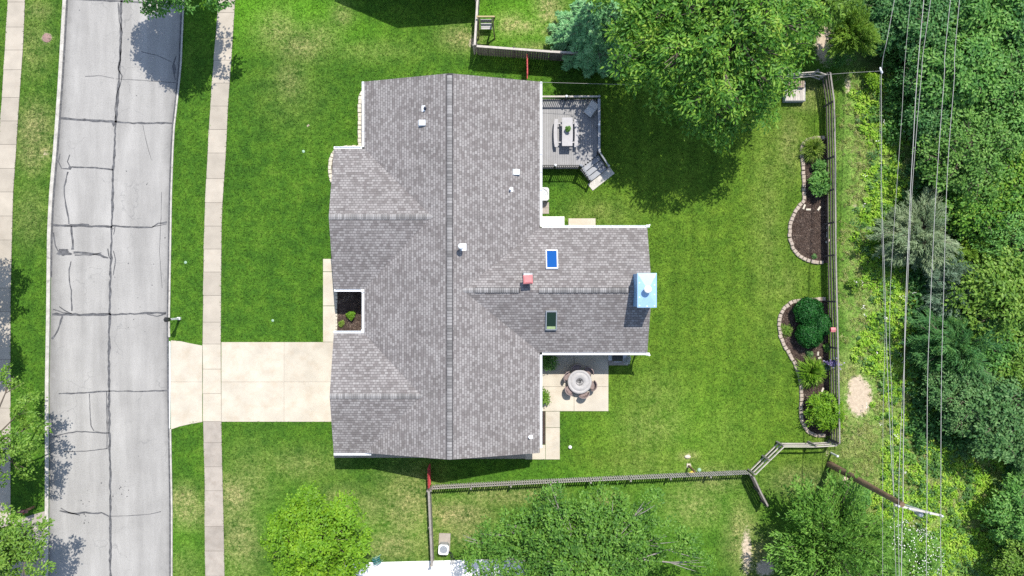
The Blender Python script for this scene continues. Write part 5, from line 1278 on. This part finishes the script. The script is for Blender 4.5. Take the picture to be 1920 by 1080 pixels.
# ------------------------------------------------------------------ patio
fp = P(1087, 716, .62); ft = thing('fire_table', 'round pale stone fire table on the patio', 'fire table', (fp.x, fp.y, .05))
mb = MB(); mb.lathe([(.55, .0), (.60, .06), (.58, .46), (.64, .52)], (fp.x, fp.y, .05), 32); mb.build('base', M['firebase'], ft)
mb = MB(); mb.lathe([(.22, .555), (.23, .575), (.555, .575), (.565, .565), (.585, .565), (.595, .58), (.735, .575), (.75, .55), (.74, .50), (.60, .50)], (fp.x, fp.y, .05), 48); mb.build('tabletop', M['firetop'], ft)
mb = MB(); mb.lathe([(.228, .50), (.228, .585), (.205, .585), (.20, .545), (1e-4, .54)], (fp.x, fp.y, .05), 28); mb.build('burner_bowl', M['charcoal'], ft)
mb = MB()
for i in range(46):
    a = random.uniform(0, 6.28); r = .18 * math.sqrt(random.random()); mb.ball((fp.x + r * math.cos(a), fp.y + r * math.sin(a), .60 + random.uniform(0, .02)), random.uniform(.022, .036), 6, 4, .8)
mb.build('lava_rock', M['lava'], ft)
def wicker_chair():
    root = thing('patio_chair', None, 'chair', (0, 0, .05), 'wicker chairs round the fire table')
    mb = MB(); mb.bbox((0, .02, .36), (.50, .48, .10), .03); mb.build('seat', M['wicker'], root, True)
    mb = MB(); n = 11; vs = []                       # curved shell back that wraps into low arms
    for k in range(n):
        a = R(-62 + 124 * k / (n - 1)); hgt = .80 - .16 * abs(k - 5) / 5 * (abs(k - 5) / 5); r = .36
        for rr, z in ((r, .34), (r + .055, hgt), (r + .01, hgt), (r - .04, .34)): vs.append((rr * math.sin(a), -.06 + rr * math.cos(a), z))
    fs = []
    for k in range(n - 1):
        for j in range(4): fs.append((4 * k + j, 4 * k + (j + 1) % 4, 4 * k + 4 + (j + 1) % 4, 4 * k + 4 + j))
    fs += [(3, 2, 1, 0), (4 * n - 4, 4 * n - 3, 4 * n - 2, 4 * n - 1)]
    mb.add(vs, fs, False); mb.build('backrest', M['wicker'], root, True)
    for sx in (-1, 1):
        for sy in (-1, 1): mb = MB(); mb.bar((sx * .21, sy * .2 + .02, 0), (sx * .21, sy * .2 + .02, .31), .045, .045); mb.build('leg', M['wicker'], root, True)
    return root
wc0 = wicker_chair()
for i, (u, v, lab) in enumerate([(1080, 686, 'wicker chair at the top of the fire table, in the shade of the eave'), (1107.6, 693, 'wicker chair at the upper right of the fire table, towards the grill'), (1060, 705, 'wicker chair on the house side of the fire table, upper left'),
                                 (1116.5, 725, 'wicker chair on the lawn side of the fire table'), (1064, 735.5, 'wicker chair at the lower left of the fire table'), (1097, 744, 'wicker chair at the bottom of the fire table, facing the house wing')]):
    o = wc0 if i == 0 else copy_tree(wc0); b = P(u, v, .75); d = Vector((b.x - fp.x, b.y - fp.y, 0)); d.normalize(); c = Vector((b.x, b.y, .05)) - d * .26
    o.location = c; o.rotation_euler.z = math.atan2(d.y, d.x) - math.pi / 2; tag(o, lab, 'chair', 'wicker chairs round the fire table')
p = P(1159, 674)
mb = MB(); mb.bbox((p.x, p.y, .045), (1.24, .72, .09), .015); o = recenter(mb.build('grill_pad', M['concrete_old']), (p.x, p.y, 0)); tag(o, 'grey concrete pad beside the patio at the wing corner', 'pad')
p = P(1158, 669, .9); gr = thing('grill', 'dark barbecue grill half hidden under the eave on its pad', 'grill', (p.x, p.y, .09))
mb = MB(); mb.bbox((p.x, p.y, .48), (.62, .50, .70), .02); mb.build('cabinet', M['charcoal'], gr)
mb = MB(); vs = []
for k in range(9):
    a = math.pi * k / 8
    for x in (-.31, .31): vs.append((p.x + x, p.y - .26 * math.cos(a), .83 + .24 * math.sin(a)))
mb.add(vs, [(2 * i, 2 * i + 2, 2 * i + 3, 2 * i + 1) for i in range(8)] + [tuple(range(0, 18, 2)), tuple(range(17, 0, -2))]); mb.build('lid', M['black'], gr)
mb = MB(); mb.bar((p.x - .24, p.y - .31, .95), (p.x + .24, p.y - .31, .95), .03, .03); mb.build('handle', M['grey_metal'], gr)
for sx in (-1, 1): mb = MB(); mb.box((p.x + sx * .44, p.y, .80), (.24, .46, .03)); mb.build('side_shelf', M['grey_metal'], gr)
bush('potted_plant', 'silvery white potted plant on the corner of the grill pad', 0, 0, .24, .5, leaf_mat('leaf_white', [(.2, .22, .2), (.45, .47, .45), (.7, .7, .7)], .2), 82, (.11, .06), 34, cat='plant', n=5, z0=.45, at=(P(1172, 672).x, P(1172, 672).y, 0))
pp_ = bpy.data.objects['potted_plant.001']; q = P(1172, 672); mb = MB(); mb.lathe([(.13, .091), (.18, .44), (.16, .44), (.15, .40)], (q.x, q.y, 0), 16); mb.build('pot', M['charcoal'], pp_)

# slabs, air conditioner by the house
p = P(1035.5, 416, .3); sl = thing('storage_box', 'low white storage box against the rear wing', 'storage box', (p.x, p.y, 0))
mb = MB(); mb.bbox((p.x, p.y, .16), (1.44, .62, .32), .01); mb.build('body', M['white'], sl); mb = MB(); mb.bbox((p.x, p.y, .345), (1.50, .66, .05), .02); mb.build('lid', M['slab_white'], sl)
p = P(1091, 419); mb = MB(); mb.bbox((p.x, p.y, .05), (1.70, .62, .10), .015); o = recenter(mb.build('step_slab', M['concrete_cream']), (p.x, p.y, 0)); tag(o, 'cream concrete slab on the grass beside the white box', 'slab')
for v, lab in ((384.5, 'upper pale paver below the air conditioner by the house wall'), (395.5, 'lower pale paver below the air conditioner, nearer the white box')):
    p = P(1020, v); mb = MB(); mb.bbox((p.x, p.y, .03), (.62, .36, .06), .01); o = recenter(mb.build('paver', M['concrete_old']), (p.x, p.y, 0)); tag(o, lab, 'paver', 'pavers below the air conditioner')
def condenser(u, v, w, h, fan, label, rot=0.0, lift=.0):
    p = P(u, v, h + lift); root = thing('air_conditioner', label, 'air conditioner', (p.x, p.y, lift), None, rot); mb = MB()
    x = w / 2; c = .10
    oc = [(-x + c, -x), (x - c, -x), (x, -x + c), (x, x - c), (x - c, x), (-x + c, x), (-x, x - c), (-x, -x + c)]
    mb.prism(oc, 0.0, h - .04); mb.build('case', M['grey_metal'], root, True)
    mb = MB(); n = 32; r = w * .40; vs = []
    for k in range(n):
        a = 2 * math.pi * k / n; q = max(abs(math.cos(a)), abs(math.sin(a))); e = min(x / q, x * 1.26)
        vs += [(e * math.cos(a), e * math.sin(a), h - .04), (e * math.cos(a), e * math.sin(a), h), (r * math.cos(a), r * math.sin(a), h), (r * math.cos(a), r * math.sin(a), h - .16)]
    mb.add(vs, [(4 * k + j, 4 * ((k + 1) % n) + j, 4 * ((k + 1) % n) + j + 1, 4 * k + j + 1) for k in range(n) for j in range(3)]); mb.build('top_panel', M['pad_grey' if fan != 'copper' else 'white_metal'], root, True)
    mb = MB(); mb.lathe([(1e-4, h - .17), (r, h - .17)], (0, 0, 0), 24); mb.build('well', M['black'], root, True)
    mb = MB()
    for k in range(5):
        a = 2 * math.pi * k / 5 + .4; t = Vector((math.cos(a), math.sin(a), 0)); s = Vector((-t.y, t.x, 0)); zz = Vector((0, 0, h - .12))
        mb.add([t * .05 - s * .03 + zz, t * .05 + s * .04 + zz + Vector((0, 0, .02)), t * r * .85 + s * .22 * w + zz + Vector((0, 0, .04)), t * r * .9 - s * .16 * w + zz], [(0, 1, 2, 3)])
    mb.lathe([(.075 * w / .75, h - .13), (.075 * w / .75, h - .06), (1e-4, h - .05)], (0, 0, 0), 14); mb.build('fan', M[fan], root, True)
    mb = MB()
    for rr in (.6, 1.0): mb.tube([(r * rr * math.cos(2 * math.pi * k / 24), r * rr * math.sin(2 * math.pi * k / 24), h + .005) for k in range(25)], .004, 4, False)
    for k in range(4): mb.tube([(0, 0, h + .005), (r * math.cos(k * math.pi / 4), r * math.sin(k * math.pi / 4), h + .005)], .005, 4)
    mb.build('guard', M['grey_metal'], root, True); return root
condenser(1017, 363.5, .82, .75, 'grey_metal', 'grey air conditioner beside the deck, half under the eave')
p = P(833.5, 1017); mb = MB(); mb.bbox((p.x, p.y, .05), (.72, 1.18, .10), .015, -.04); o = recenter(mb.build('concrete_pad', M['concrete_old']), (p.x, p.y, 0)); tag(o, 'stained concrete pad under the neighbouring air conditioner', 'pad')
ac2 = condenser(831.5, 1031, .62, .60, 'copper', 'small white air conditioner with orange fan by the white patio', -.05, .10)
mb = MB()
for o_ in (0, .07):
    a = P(840 + o_ * 20, 1030); mb.tube([(a.x, a.y, .25), (a.x + .16 + o_, a.y - .22, .06), (a.x + .26 + o_, a.y - .5, .12), (a.x + .28 + o_, a.y - .75, .45)], .022, 6)
o = mb.build('hose_line', M['black'], ac2); o.matrix_parent_inverse = Matrix.Identity(4)

# ------------------------------------------------------------------ the lower neighbour: only its white patio shows
nb = thing('neighbour_house', 'white sided house just past the bottom edge behind its white patio', 'house', tuple(P(800, 1056)))
flat('patio', [[(590, 1057), (705, 1054), (880, 1049.5), (1135, 1043), (1140, 1125), (590, 1135)]], M['slab_white'], .04)
a = P(590, 1135); b = P(1140, 1122); d = (b - a).normalized(); nrm = Vector((-d.y, d.x, 0)); back = -nrm * 9
WH = 2.85
mb = MB(); mb.prism([a, b, b + back, a + back], 0, WH); mb.build('wall', M['siding'], nb)
ra = a + nrm * .05 - d * .4 + Vector((0, 0, WH)); rb = b + nrm * .05 + d * .4 + Vector((0, 0, WH)); rc = rb + back * 1.05; rd = ra + back * 1.05; ka = (ra + rd) / 2 + Vector((0, 0, 1.7)); kb = (rb + rc) / 2 + Vector((0, 0, 1.7))
roof_mesh('roof', [([ra, rb, kb, ka], tuple(d)), ([rd, ka, kb, rc], tuple(d))], M['shingle'], nb)
mb = MB(); mb.add([a + Vector((0, 0, WH)), a + back + Vector((0, 0, WH)), a + back / 2 + Vector((0, 0, 4.2))], [(0, 1, 2)]); mb.add([b + Vector((0, 0, WH)), b + back + Vector((0, 0, WH)), b + back / 2 + Vector((0, 0, 4.2))], [(0, 1, 2)]); mb.build('gable', M['siding'], nb)
wall_opening('window', (a + d * 4.4 + Vector((0, 0, 1.9))), 1.0, .8, tuple(nrm), nb)
# hose reel by that wall
p = P(706, 1052, .4); hr = thing('hose_reel', 'teal garden hose reel at the edge of the white patio and the lime tree', 'hose reel', (p.x, p.y, 0), None, .35)
mb = MB()
for k in range(3): mb.tube([((.18 + .03 * k) * math.cos(t * .2618), .02 * k - .06 + .03, .34 + (.18 + .03 * k) * math.sin(t * .2618)) for t in range(25)], .022, 6, False)
mb.tube([(.24 * math.cos(t * .2618), .14, .34 + .24 * math.sin(t * .2618)) for t in range(25)], .03, 6, False); mb.tube([(.24 * math.cos(t * .2618), -.14, .34 + .24 * math.sin(t * .2618)) for t in range(25)], .03, 6, False); mb.build('drum', M['hose'], hr, True)
mb = MB()
for s in (-1, 1): mb.tube([(-.28, s * .18, 0), (0, s * .18, .36), (.28, s * .18, 0)], .018, 6)
mb.tube([(0, -.22, .34), (0, .26, .34), (.12, .27, .34)], .016, 6); mb.build('frame', M['valve'], hr, True)
# upper neighbour, out of the frame: it throws the gable shadow on the lawn
un = thing('neighbour_house', 'grey roofed house past the top edge that shades the upper lawn', 'house', (-6.28, 18.75, 0), None, R(-8.5))
mb = MB(); mb.prism([(-4.05, .3), (3.9, .3), (3.9, 13), (-4.05, 13)], 0, 2.58); mb.add([(-4.05, .3, 2.58), (3.9, .3, 2.58), (0, .3, 4.3)], [(0, 1, 2)]); mb.build('wall', M['lap'], un, True)
e = [([(-4.4, 0, 2.62), (0, 0, 4.55), (0, 13.3, 4.55), (-4.4, 13.3, 2.62)], (0, 1, 0)), ([(4.6, 0, 2.62), (4.6, 13.3, 2.62), (0, 13.3, 4.55), (0, 0, 4.55)], (0, 1, 0))]
un_l = un.location.copy(); un.location = (0, 0, 0); rr_ = roof_mesh('roof', e, M['shingle'], un); un.location = un_l

# ------------------------------------------------------------------ poles and cables
pb = P(1555, 870); ph = 9.35; up_ = thing('utility_pole', 'tall wooden utility pole leaning away in view, with a pale crossarm', 'utility pole', (pb.x, pb.y, 0))
mb = MB(); mb.tube([(pb.x, pb.y, -.1), (pb.x, pb.y, ph * .5), (pb.x, pb.y, ph)], [.21, .18, .135], 14); mb.build('shaft', M['pole'], up_)
xa0 = P(1678, 943.5, 9.15); xa1 = P(1766, 963.5, 9.15); pc = Vector((pb.x, pb.y, 9.15)); dd_ = (xa1 - xa0).normalized()
xa0.y = pc.y + (xa0.x - pc.x) * dd_.y / dd_.x - .14; xa1.y = pc.y + (xa1.x - pc.x) * dd_.y / dd_.x - .14
mb = MB(); mb.bar(xa0, xa1, .10, .12); mb.build('crossarm', M['arm'], up_)
mb = MB()
for t in (.12, .85): mb.bar(pc + Vector((0, -.1, -.9)), xa0.lerp(xa1, t) + Vector((0, 0, -.06)), .04, .012)
mb.build('brace', M['grey_metal'], up_)
att = [xa0.lerp(xa1, t) for t in (.05, .28, .72, .97)]
for q in att:
    mb = MB(); mb.lathe([(.03, .06), (.055, .10), (.035, .13), (.065, .17), (.05, .22), (1e-4, .24)], q, 12); mb.build('insulator', M['insul'], up_)
mb = MB(); q = xa0.lerp(xa1, .62) + Vector((0, -.25, -.5)); mb.lathe([(.12, -.3), (.14, -.26), (.14, .2), (.10, .26), (1e-4, .27)], q, 14); mb.bar(q + Vector((0, .02, 0)), pc + Vector((0, -.1, -.5)), .05, .05); mb.build('cutout', M['grey_metal'], up_)
mb = MB(); mb.tube([(pb.x - .02, pb.y - .17, .05), (pb.x - .02, pb.y - .155, 2.6)], .05, 8); mb.build('guy_guard', M['yellow'], up_)
def cable(label, pts, r=.022, group='overhead cables', ext=True, m='wire'):
    w = [P(u, v, z) for u, v, z in pts]
    if ext:
        w = [w[0] + (w[0] - w[1]).normalized() * 22 + Vector((0, 0, 1.5))] + w + [w[-1] + (w[-1] - w[-2]).normalized() * 22 + Vector((0, 0, .6))]
    out = []                                                       # smooth through the points
    for i in range(len(w) - 1):
        p0, p1, p2, p3 = w[max(0, i - 1)], w[i], w[i + 1], w[min(len(w) - 1, i + 2)]
        for k in range(6):
            t = k / 6; out.append(.5 * ((2 * p1) + (p2 - p0) * t + (2 * p0 - 5 * p1 + 4 * p2 - p3) * t * t + (3 * p1 - p0 - 3 * p2 + p3) * t ** 3))
    out.append(w[-1]); mb = MB(); mb.tube(out, r, 6); o = mb.build('cable', M[m]); recenter(o, out[0]); return tag(o, label, 'cable', group)
zt = 9.3
cable('thick overhead cable, third from the left, running to the inner end of the crossarm', [(1732, 0, 9.6), (1711, 290, 9.2), (1704, 430, 9.1), (1697, 600, 9.1), (1694, 820, 9.2), (1693, 945, zt), (1690, 1080, 9.4)], .020)
cable('thinner overhead cable that runs close beside the thick one', [(1745, 0, 9.6), (1727, 150, 9.4), (1712, 330, 9.2), (1706, 440, 9.1), (1697, 640, 9.0), (1688, 830, 9.1), (1685, 945, zt), (1686, 1080, 9.4)], .013)
cable('overhead cable second from the right, on the outer half of the crossarm', [(1782, 0, 9.6), (1770, 150, 9.4), (1755, 360, 9.2), (1745, 560, 9.1), (1739, 720, 9.1), (1738, 960, zt), (1737, 1080, 9.4)], .015)
cable('outermost overhead cable, at the right hand tip of the crossarm', [(1799, 0, 9.6), (1789, 150, 9.4), (1776, 330, 9.2), (1769, 560, 9.1), (1765, 720, 9.1), (1764, 965, zt), (1765, 1080, 9.4)], .014)
cable('thin overhead cable over the gap between weeds and wood', [(1707, 0, 7.6), (1690, 230, 7.1), (1678, 400, 6.9), (1670, 530, 6.8), (1668, 640, 6.8), (1672, 740, 6.9), (1676, 930, 7.2), (1680, 1080, 7.5)], .010)
cable('telephone cable over the weeds, joined at a bright splice', [(1677, 0, 6.4), (1664, 70, 6.15), (1653, 133, 5.9), (1653, 250, 5.7), (1653, 360, 5.6), (1658, 500, 5.6), (1662, 640, 5.6), (1666, 740, 5.7), (1671, 850, 5.9), (1676, 930, 6.2)], .015, ext=False)
cable('second strand hanging just left of the telephone cable below the splice', [(1650, 138, 5.8), (1650, 250, 5.6), (1651, 360, 5.5), (1656, 520, 5.45), (1659, 640, 5.5), (1656, 760, 5.6), (1655, 930, 5.9), (1655, 1080, 6.2)], .009, ext=False)
cable('thin service cable crossing the back lawn from the splice to the roof corner', [(1652, 133, 5.9), (1560, 139, 5.1), (1450, 150, 4.4), (1300, 158, 3.7), (1160, 158, 3.2), (1012, 154, 2.95)], .009, ext=False)
p = P(1652, 132, 5.88); mb = MB(); mb.lathe([(.02, -.2), (.06, -.15), (.06, .15), (.02, .2)], (0, 0, 0), 12); o = mb.build('cable_splice', M['insul']); o.location = p; o.rotation_euler = (R(80), 0, R(15)); tag(o, 'pale splice box where the service cable meets the telephone cable', 'splice box')
p = P(1558, 849); ms = thing('marker_post', 'white pipe marker post at the foot of the utility pole', 'post', (p.x, p.y, 0)); mb = MB(); mb.tube([(p.x, p.y, -.02), (p.x, p.y, 1.0)], .06, 14); mb.build('pipe', M['white'], ms); mb = MB(); mb.lathe([(.075, .96), (.08, 1.04), (.05, 1.1), (1e-4, 1.11)], (p.x, p.y, 0), 14); mb.build('cap', M['white_metal'], ms)

# ------------------------------------------------------------------ small things
p = P(337, 597); lp = thing('lamp_post', 'white lamp post with a dark lantern by the mouth of the drive', 'lamp post', (p.x, p.y, 0))
mb = MB(); mb.bbox((p.x, p.y, .72), (.11, .11, 1.44), .01); mb.bbox((p.x, p.y, .12), (.17, .17, .24), .02); mb.build('post', M['white'], lp)
mb = MB(); mb.lathe([(.05, 1.44), (.10, 1.50), (.12, 1.54), (.15, 1.95), (.17, 1.98), (.10, 2.10), (.03, 2.18), (1e-4, 2.24)], (p.x, p.y, 0), 6, False); mb.build('lantern', M['black'], lp)
p = P(64, 950); mx = thing('mailbox', 'dark brown mailbox on a post beside the shaded drive', 'mailbox', (p.x, p.y, 0))
mb = MB(); mb.bbox((p.x, p.y, .5), (.11, .11, 1.0), .01); mb.bar((p.x - .3, p.y, .95), (p.x + .1, p.y, .95), .09, .06); mb.build('post', M['wood_brown'], mx)
mb = MB(); vs = []
for k in range(9):
    t = math.pi * k / 8
    for x in (-.36, .22): vs.append((p.x + x, p.y + .10 * math.cos(t), 1.10 + .10 * math.sin(t)))
vs += [(p.x - .36, p.y - .1, .985), (p.x + .22, p.y - .1, .985), (p.x - .36, p.y + .1, .985), (p.x + .22, p.y + .1, .985)]
mb.add(vs, [(2 * i, 2 * i + 1, 2 * i + 3, 2 * i + 2) for i in range(8)] + [(16, 17, 19, 18), (18, 19, 21, 20), (20, 21, 1, 0), (0, 2, 4, 6, 8, 10, 12, 14, 16, 18, 20), (21, 19, 17, 15, 13, 11, 9, 7, 5, 3, 1)]); mb.build('box', mat('mailbox_brown', (.07, .03, .035), .4), mx)
mb = MB(); mb.box((p.x + .05, p.y - .12, 1.2), (.05, .012, .16)); mb.build('flag', M['red'], mx)
def disc(name, u, v, r, m, label, cat, h=.03, group=None):
    p = P(u, v); mb = MB(); mb.lathe([(r * 1.03, 0), (r * 1.03, h * .7), (r * .96, h), (r * .80, h * .93), (r * .78, h), (1e-4, h)], (0, 0, 0), 28); o = mb.build(name, M[m]); o.location = (p.x, p.y, 0); return tag(o, label, cat, group)
disc('utility_cover', 88, 71, .28, 'cover', 'rusty round utility cover in the verge across the road', 'cover')
vg = 'irrigation covers in the front lawn'
disc('valve_cover', 569, 284, .09, 'valve', 'pale green round cover in the upper front lawn', 'cover', .03, vg)
disc('valve_cover', 511.5, 601, .08, 'valve', 'pale green round cover in the front lawn above the drive', 'cover', .03, vg)
disc('valve_cover', 348, 492, .09, 'valve', 'faded round cover in the verge beside the road', 'cover', .03, vg)
p = P(1069, 838.5, .12); mb = MB(); mb.ball((0, 0, 0), .115, 18, 12); o = mb.build('ball', M['white']); o.location = (p.x, p.y, .115); tag(o, 'white ball lying on the grass by the back path', 'ball')
p = P(1560, 618, 1.6); bh = thing('birdhouse', 'faded red birdhouse on top of the rail fence', 'birdhouse', (p.x, p.y, 1.52)); mb = MB(); mb.bbox((p.x, p.y, 1.66), (.24, .20, .26), .01); mb.build('box', M['red'], bh)
mb = MB(); mb.add([(p.x - .15, p.y - .14, 1.80), (p.x + .15, p.y - .14, 1.80), (p.x + .15, p.y, 1.87), (p.x - .15, p.y, 1.87), (p.x - .15, p.y + .14, 1.80), (p.x + .15, p.y + .14, 1.80)], [(0, 1, 2, 3), (3, 2, 5, 4)]); mb.build('roof', M['red_pale'], bh)
p = P(1291, 873); fd = thing('feeder_pole', 'rusty brown pole standing on the lawn by the picket fence', 'pole', (p.x, p.y, 0)); mb = MB(); mb.bbox((p.x, p.y, .85), (.09, .09, 1.7), .01); mb.build('shaft', M['wood_brown'], fd); mb = MB(); mb.bbox((p.x, p.y, .03), (.24, .24, .06), .02); mb.build('foot', M['stone_pale'], fd)
p = P(1297, 887); mb = MB(); mb.bbox((0, 0, .04), (.30, .26, .08), .03); o = mb.build('toy_scoop', M['yellow']); o.location = (p.x, p.y, 0); o.rotation_euler.z = .5; tag(o, 'small yellow plastic thing on the grass against the picket fence', 'toy')
p = P(1311, 881); mb = MB(); mb.lathe([(.13, 0), (.12, .05), (.05, .08), (1e-4, .09)], (0, 0, 0), 14); o = mb.build('drain_cap', M['valve']); o.location = (p.x, p.y, 0); tag(o, 'pale teal cap on the grass beside the rusty pole', 'cap')
p = P(1289, 856); mb = MB(); mb.ball((0, 0, 0), .17, 12, 8, .5); o = mb.build('rock', M['stone_pale']); o.location = (p.x, p.y, .05); o.scale = (1.2, .7, 1); tag(o, 'flat pale rock on the lawn above the rusty pole', 'rock')
# swing by the upper fence
p = P(912, 50, .5); sw = thing('garden_swing', 'pale slatted garden swing seat hung from a wooden frame', 'swing', (p.x, p.y, 0))
mb = MB()
for k in range(3): mb.bbox((p.x, p.y - .10 + .13 * k, .48), (.70, .115, .03), .008)
mb.build('seat', M['table_white'], sw)
mb = MB(); mb.bar((p.x, p.y + .22, .62), (p.x, p.y + .30, .95), .70, .03, (0, -1, .2)); mb.build('backrest', M['table_white'], sw)
mb = MB()
for sx in (-1, 1):
    mb.bar((p.x + sx * .5, p.y - .6, 0), (p.x + sx * .42, p.y + .1, 2.0), .08, .08); mb.bar((p.x + sx * .5, p.y + .8, 0), (p.x + sx * .42, p.y + .12, 2.0), .08, .08)
mb.bar((p.x - .55, p.y + .1, 2.05), (p.x + .55, p.y + .1, 2.05), .08, .09); mb.build('frame', mat('swing_wood', (.40, .32, .16), .8), sw)
mb = MB()
for sx in (-1, 1): mb.tube([(p.x + sx * .33, p.y - .1, .48), (p.x + sx * .36, p.y + .1, 2.02)], .012, 5); mb.tube([(p.x + sx * .33, p.y + .25, .7), (p.x + sx * .36, p.y + .1, 2.02)], .012, 5)
mb.build('chain', M['grey_metal'], sw)
# raised box with firewood
p = P(1486, 174); rb_ = thing('raised_bin', 'square pale wooden bin with grey sides near the fence corner', 'bin', (p.x, p.y, 0))
bw_, bl_ = 1.26, 1.26; mb = MB()
for sx, sy, w, l in ((0, -1, bw_, .05), (0, 1, bw_, .05), (-1, 0, .05, bl_ - .12), (1, 0, .05, bl_ - .12)): mb.box((p.x + sx * (bw_ / 2 - .025), p.y + sy * (bl_ / 2 - .025), .24), (w, l, .48))
mb.build('side_board', M['deck_grey'], rb_)
mb = MB()
for k in range(8): mb.bbox((p.x - bw_ / 2 + .05 + (k + .5) * (bw_ - .1) / 8, p.y, .495), ((bw_ - .1) / 8 - .006, bl_ - .06, .03), .006)
mb.build('lid_board', M['wood_pale'], rb_)
LG = None
for k in range(17):
    row = 0 if k < 9 else 1
    if LG is None or k in (5,):
        mb = MB(); n = 7; r = .062; Lg = .40; mb.tube([(0, -Lg / 2, 0), (0, Lg / 2, 0)], [r, r * .92], n, True, False); o = LG = mb.build('log', M['bark_pale'])
    else: o = LG.copy(); C.objects.link(o)
    x = p.x - bw_ / 2 + .14 + (k % 9 if row == 0 else k - 9) * .122 + (.06 if row else 0)
    o.location = (x, p.y + bl_ / 2 - .25 + random.uniform(-.04, .04), .575 + row * .105); o.rotation_euler = (0, random.uniform(0, 6), random.uniform(-.07, .07)); tag(o, 'split log lying in the row across the pale wooden bin', 'log', 'firewood logs on the wooden bin')

# ------------------------------------------------------------------ grass blades standing on the lawn
def lawn_blades(n, seed):
    g = np.random.default_rng(seed); u = g.uniform(-40, 1700, n); v = g.uniform(-40, 1120, n)
    rl = np.interp(v, [q[1] for q in ROAD_L], [q[0] for q in ROAD_L]); rr2 = np.interp(v, [q[1] for q in ROAD_R], [q[0] for q in ROAD_R])
    wl_ = np.interp(v, [q[1] for q in WALK_L], [q[0] for q in WALK_L]); wr_ = np.interp(v, [q[1] for q in WALK_R], [q[0] for q in WALK_R])
    fl_ = np.interp(v, [q[1] for q in FAR_L], [q[0] for q in FAR_L]); fr_ = np.interp(v, [q[1] for q in FAR_R], [q[0] for q in FAR_R])
    mg = np.abs(g.normal(0, .9, n))
    bad = ((u > rl - 8) & (u < rr2 + 5.5)) | ((u > wl_ + mg) & (u < wr_ - mg)) | ((u > fl_ + mg) & (u < fr_ - mg))
    B = lambda a, b, c, d_: (u > a) & (u < c) & (v > b) & (v < d_)
    for q in [(317, 640 + mg, 640, 791 - mg), (317, 640, 352, 803), (605.5, 485, 640, 641), (690, 165, 1004, 860), (640, 290, 700, 840), (990, 420, 1200, 660), (990, 655, 1141, 771), (985, 771, 1050, 861), (626, 840, 985, 858), (1009, 190, 1120, 318), (-40, 958, 86, 1200), (1500, 258, 1552, 494), (1480, 400, 1552, 480), (1500, 560, 1556, 818), (1463, 575, 1556, 650), (1480, 650, 1556, 700), (600, 1050, 1140, 1130)]: bad |= B(*q)
    u = u[~bad]; v = v[~bad]; x = (u - 960) * S; y = (540 - v) * S; N = len(u)
    ix = np.clip(np.searchsorted(GR['xs'], x), 0, len(GR['xs']) - 1); iy = np.clip(np.searchsorted(GR['ys'], y), 0, len(GR['ys']) - 1)
    cov = GR['cover'][iy, ix]; pl = GR['place'][iy, ix]
    keep = (g.uniform(0, 1, N) > cov[:, 2] * 1.3) & (pl[:, 1] < .6)
    x, y, cov, pl = x[keep], y[keep], cov[keep], pl[keep]; N = len(x)
    L = g.uniform(.06, .13, N); ax = np.stack([g.normal(size=N), g.normal(size=N), np.full(N, .75)], -1); nn = np.stack([g.normal(size=N) * .5, g.normal(size=N) * .5, np.ones(N)], -1)
    o = leaves('grass', np.stack([x, y, L * .35], -1), nn, ax, L, L * g.uniform(.16, .32, N), M['tuft'], None)
    for nm, a in (('cover', cov), ('place', pl)):
        at = o.data.color_attributes.new(nm, 'FLOAT_COLOR', 'POINT'); d = np.ones((N, 4, 4), np.float32); d[:, :, :3] = np.clip(a, 0, 1.3)[:, None, :]; at.data.foreach_set('color', d.ravel())
    return tag(o, kind='stuff')
lawn_blades(420000, 99)

# wood chips and dead leaves strewn over the mulch
def chips(name, poly, n, seed, z=.045):
    g = np.random.default_rng(seed); A = np.array(poly, float); out = []
    u = g.uniform(A[:, 0].min() - 3, A[:, 0].max() + 2, n); v = g.uniform(A[:, 1].min(), A[:, 1].max(), n); ins = np.zeros(n, bool); j = len(A) - 1
    for i in range(len(A)):
        c = ((A[i, 1] > v) != (A[j, 1] > v)); ins ^= c & (u < (A[j, 0] - A[i, 0]) * (v - A[i, 1]) / (A[j, 1] - A[i, 1] + 1e-9) + A[i, 0]); j = i
    u, v = u[ins], v[ins]; k = len(u); p = np.stack([(u - 960) * S, (540 - v) * S, z + g.uniform(0, .03, k)], -1)
    return tag(leaves(name, p, np.array([0, 0, 1.]) + g.normal(size=p.shape) * .45, g.normal(size=p.shape) * [1, 1, .3], g.uniform(.05, .13, k), g.uniform(.02, .045, k), M['chip']), kind='stuff')
M['chip'] = leaf_mat('wood_chip', [(.030, .020, .016), (.075, .05, .038), (.14, .10, .08), (.34, .27, .21)], .0, 2.0, .9, .1)
chips('mulch_chips', BA + [(1552, 493), (1550, 258)], 7000, 1); chips('mulch_chips', BB + [(1557, 817), (1554, 700), (1552, 561)], 12000, 2); chips('mulch_chips', [(633, 536), (682, 536), (682, 630), (633, 630)], 2600, 3, .055)
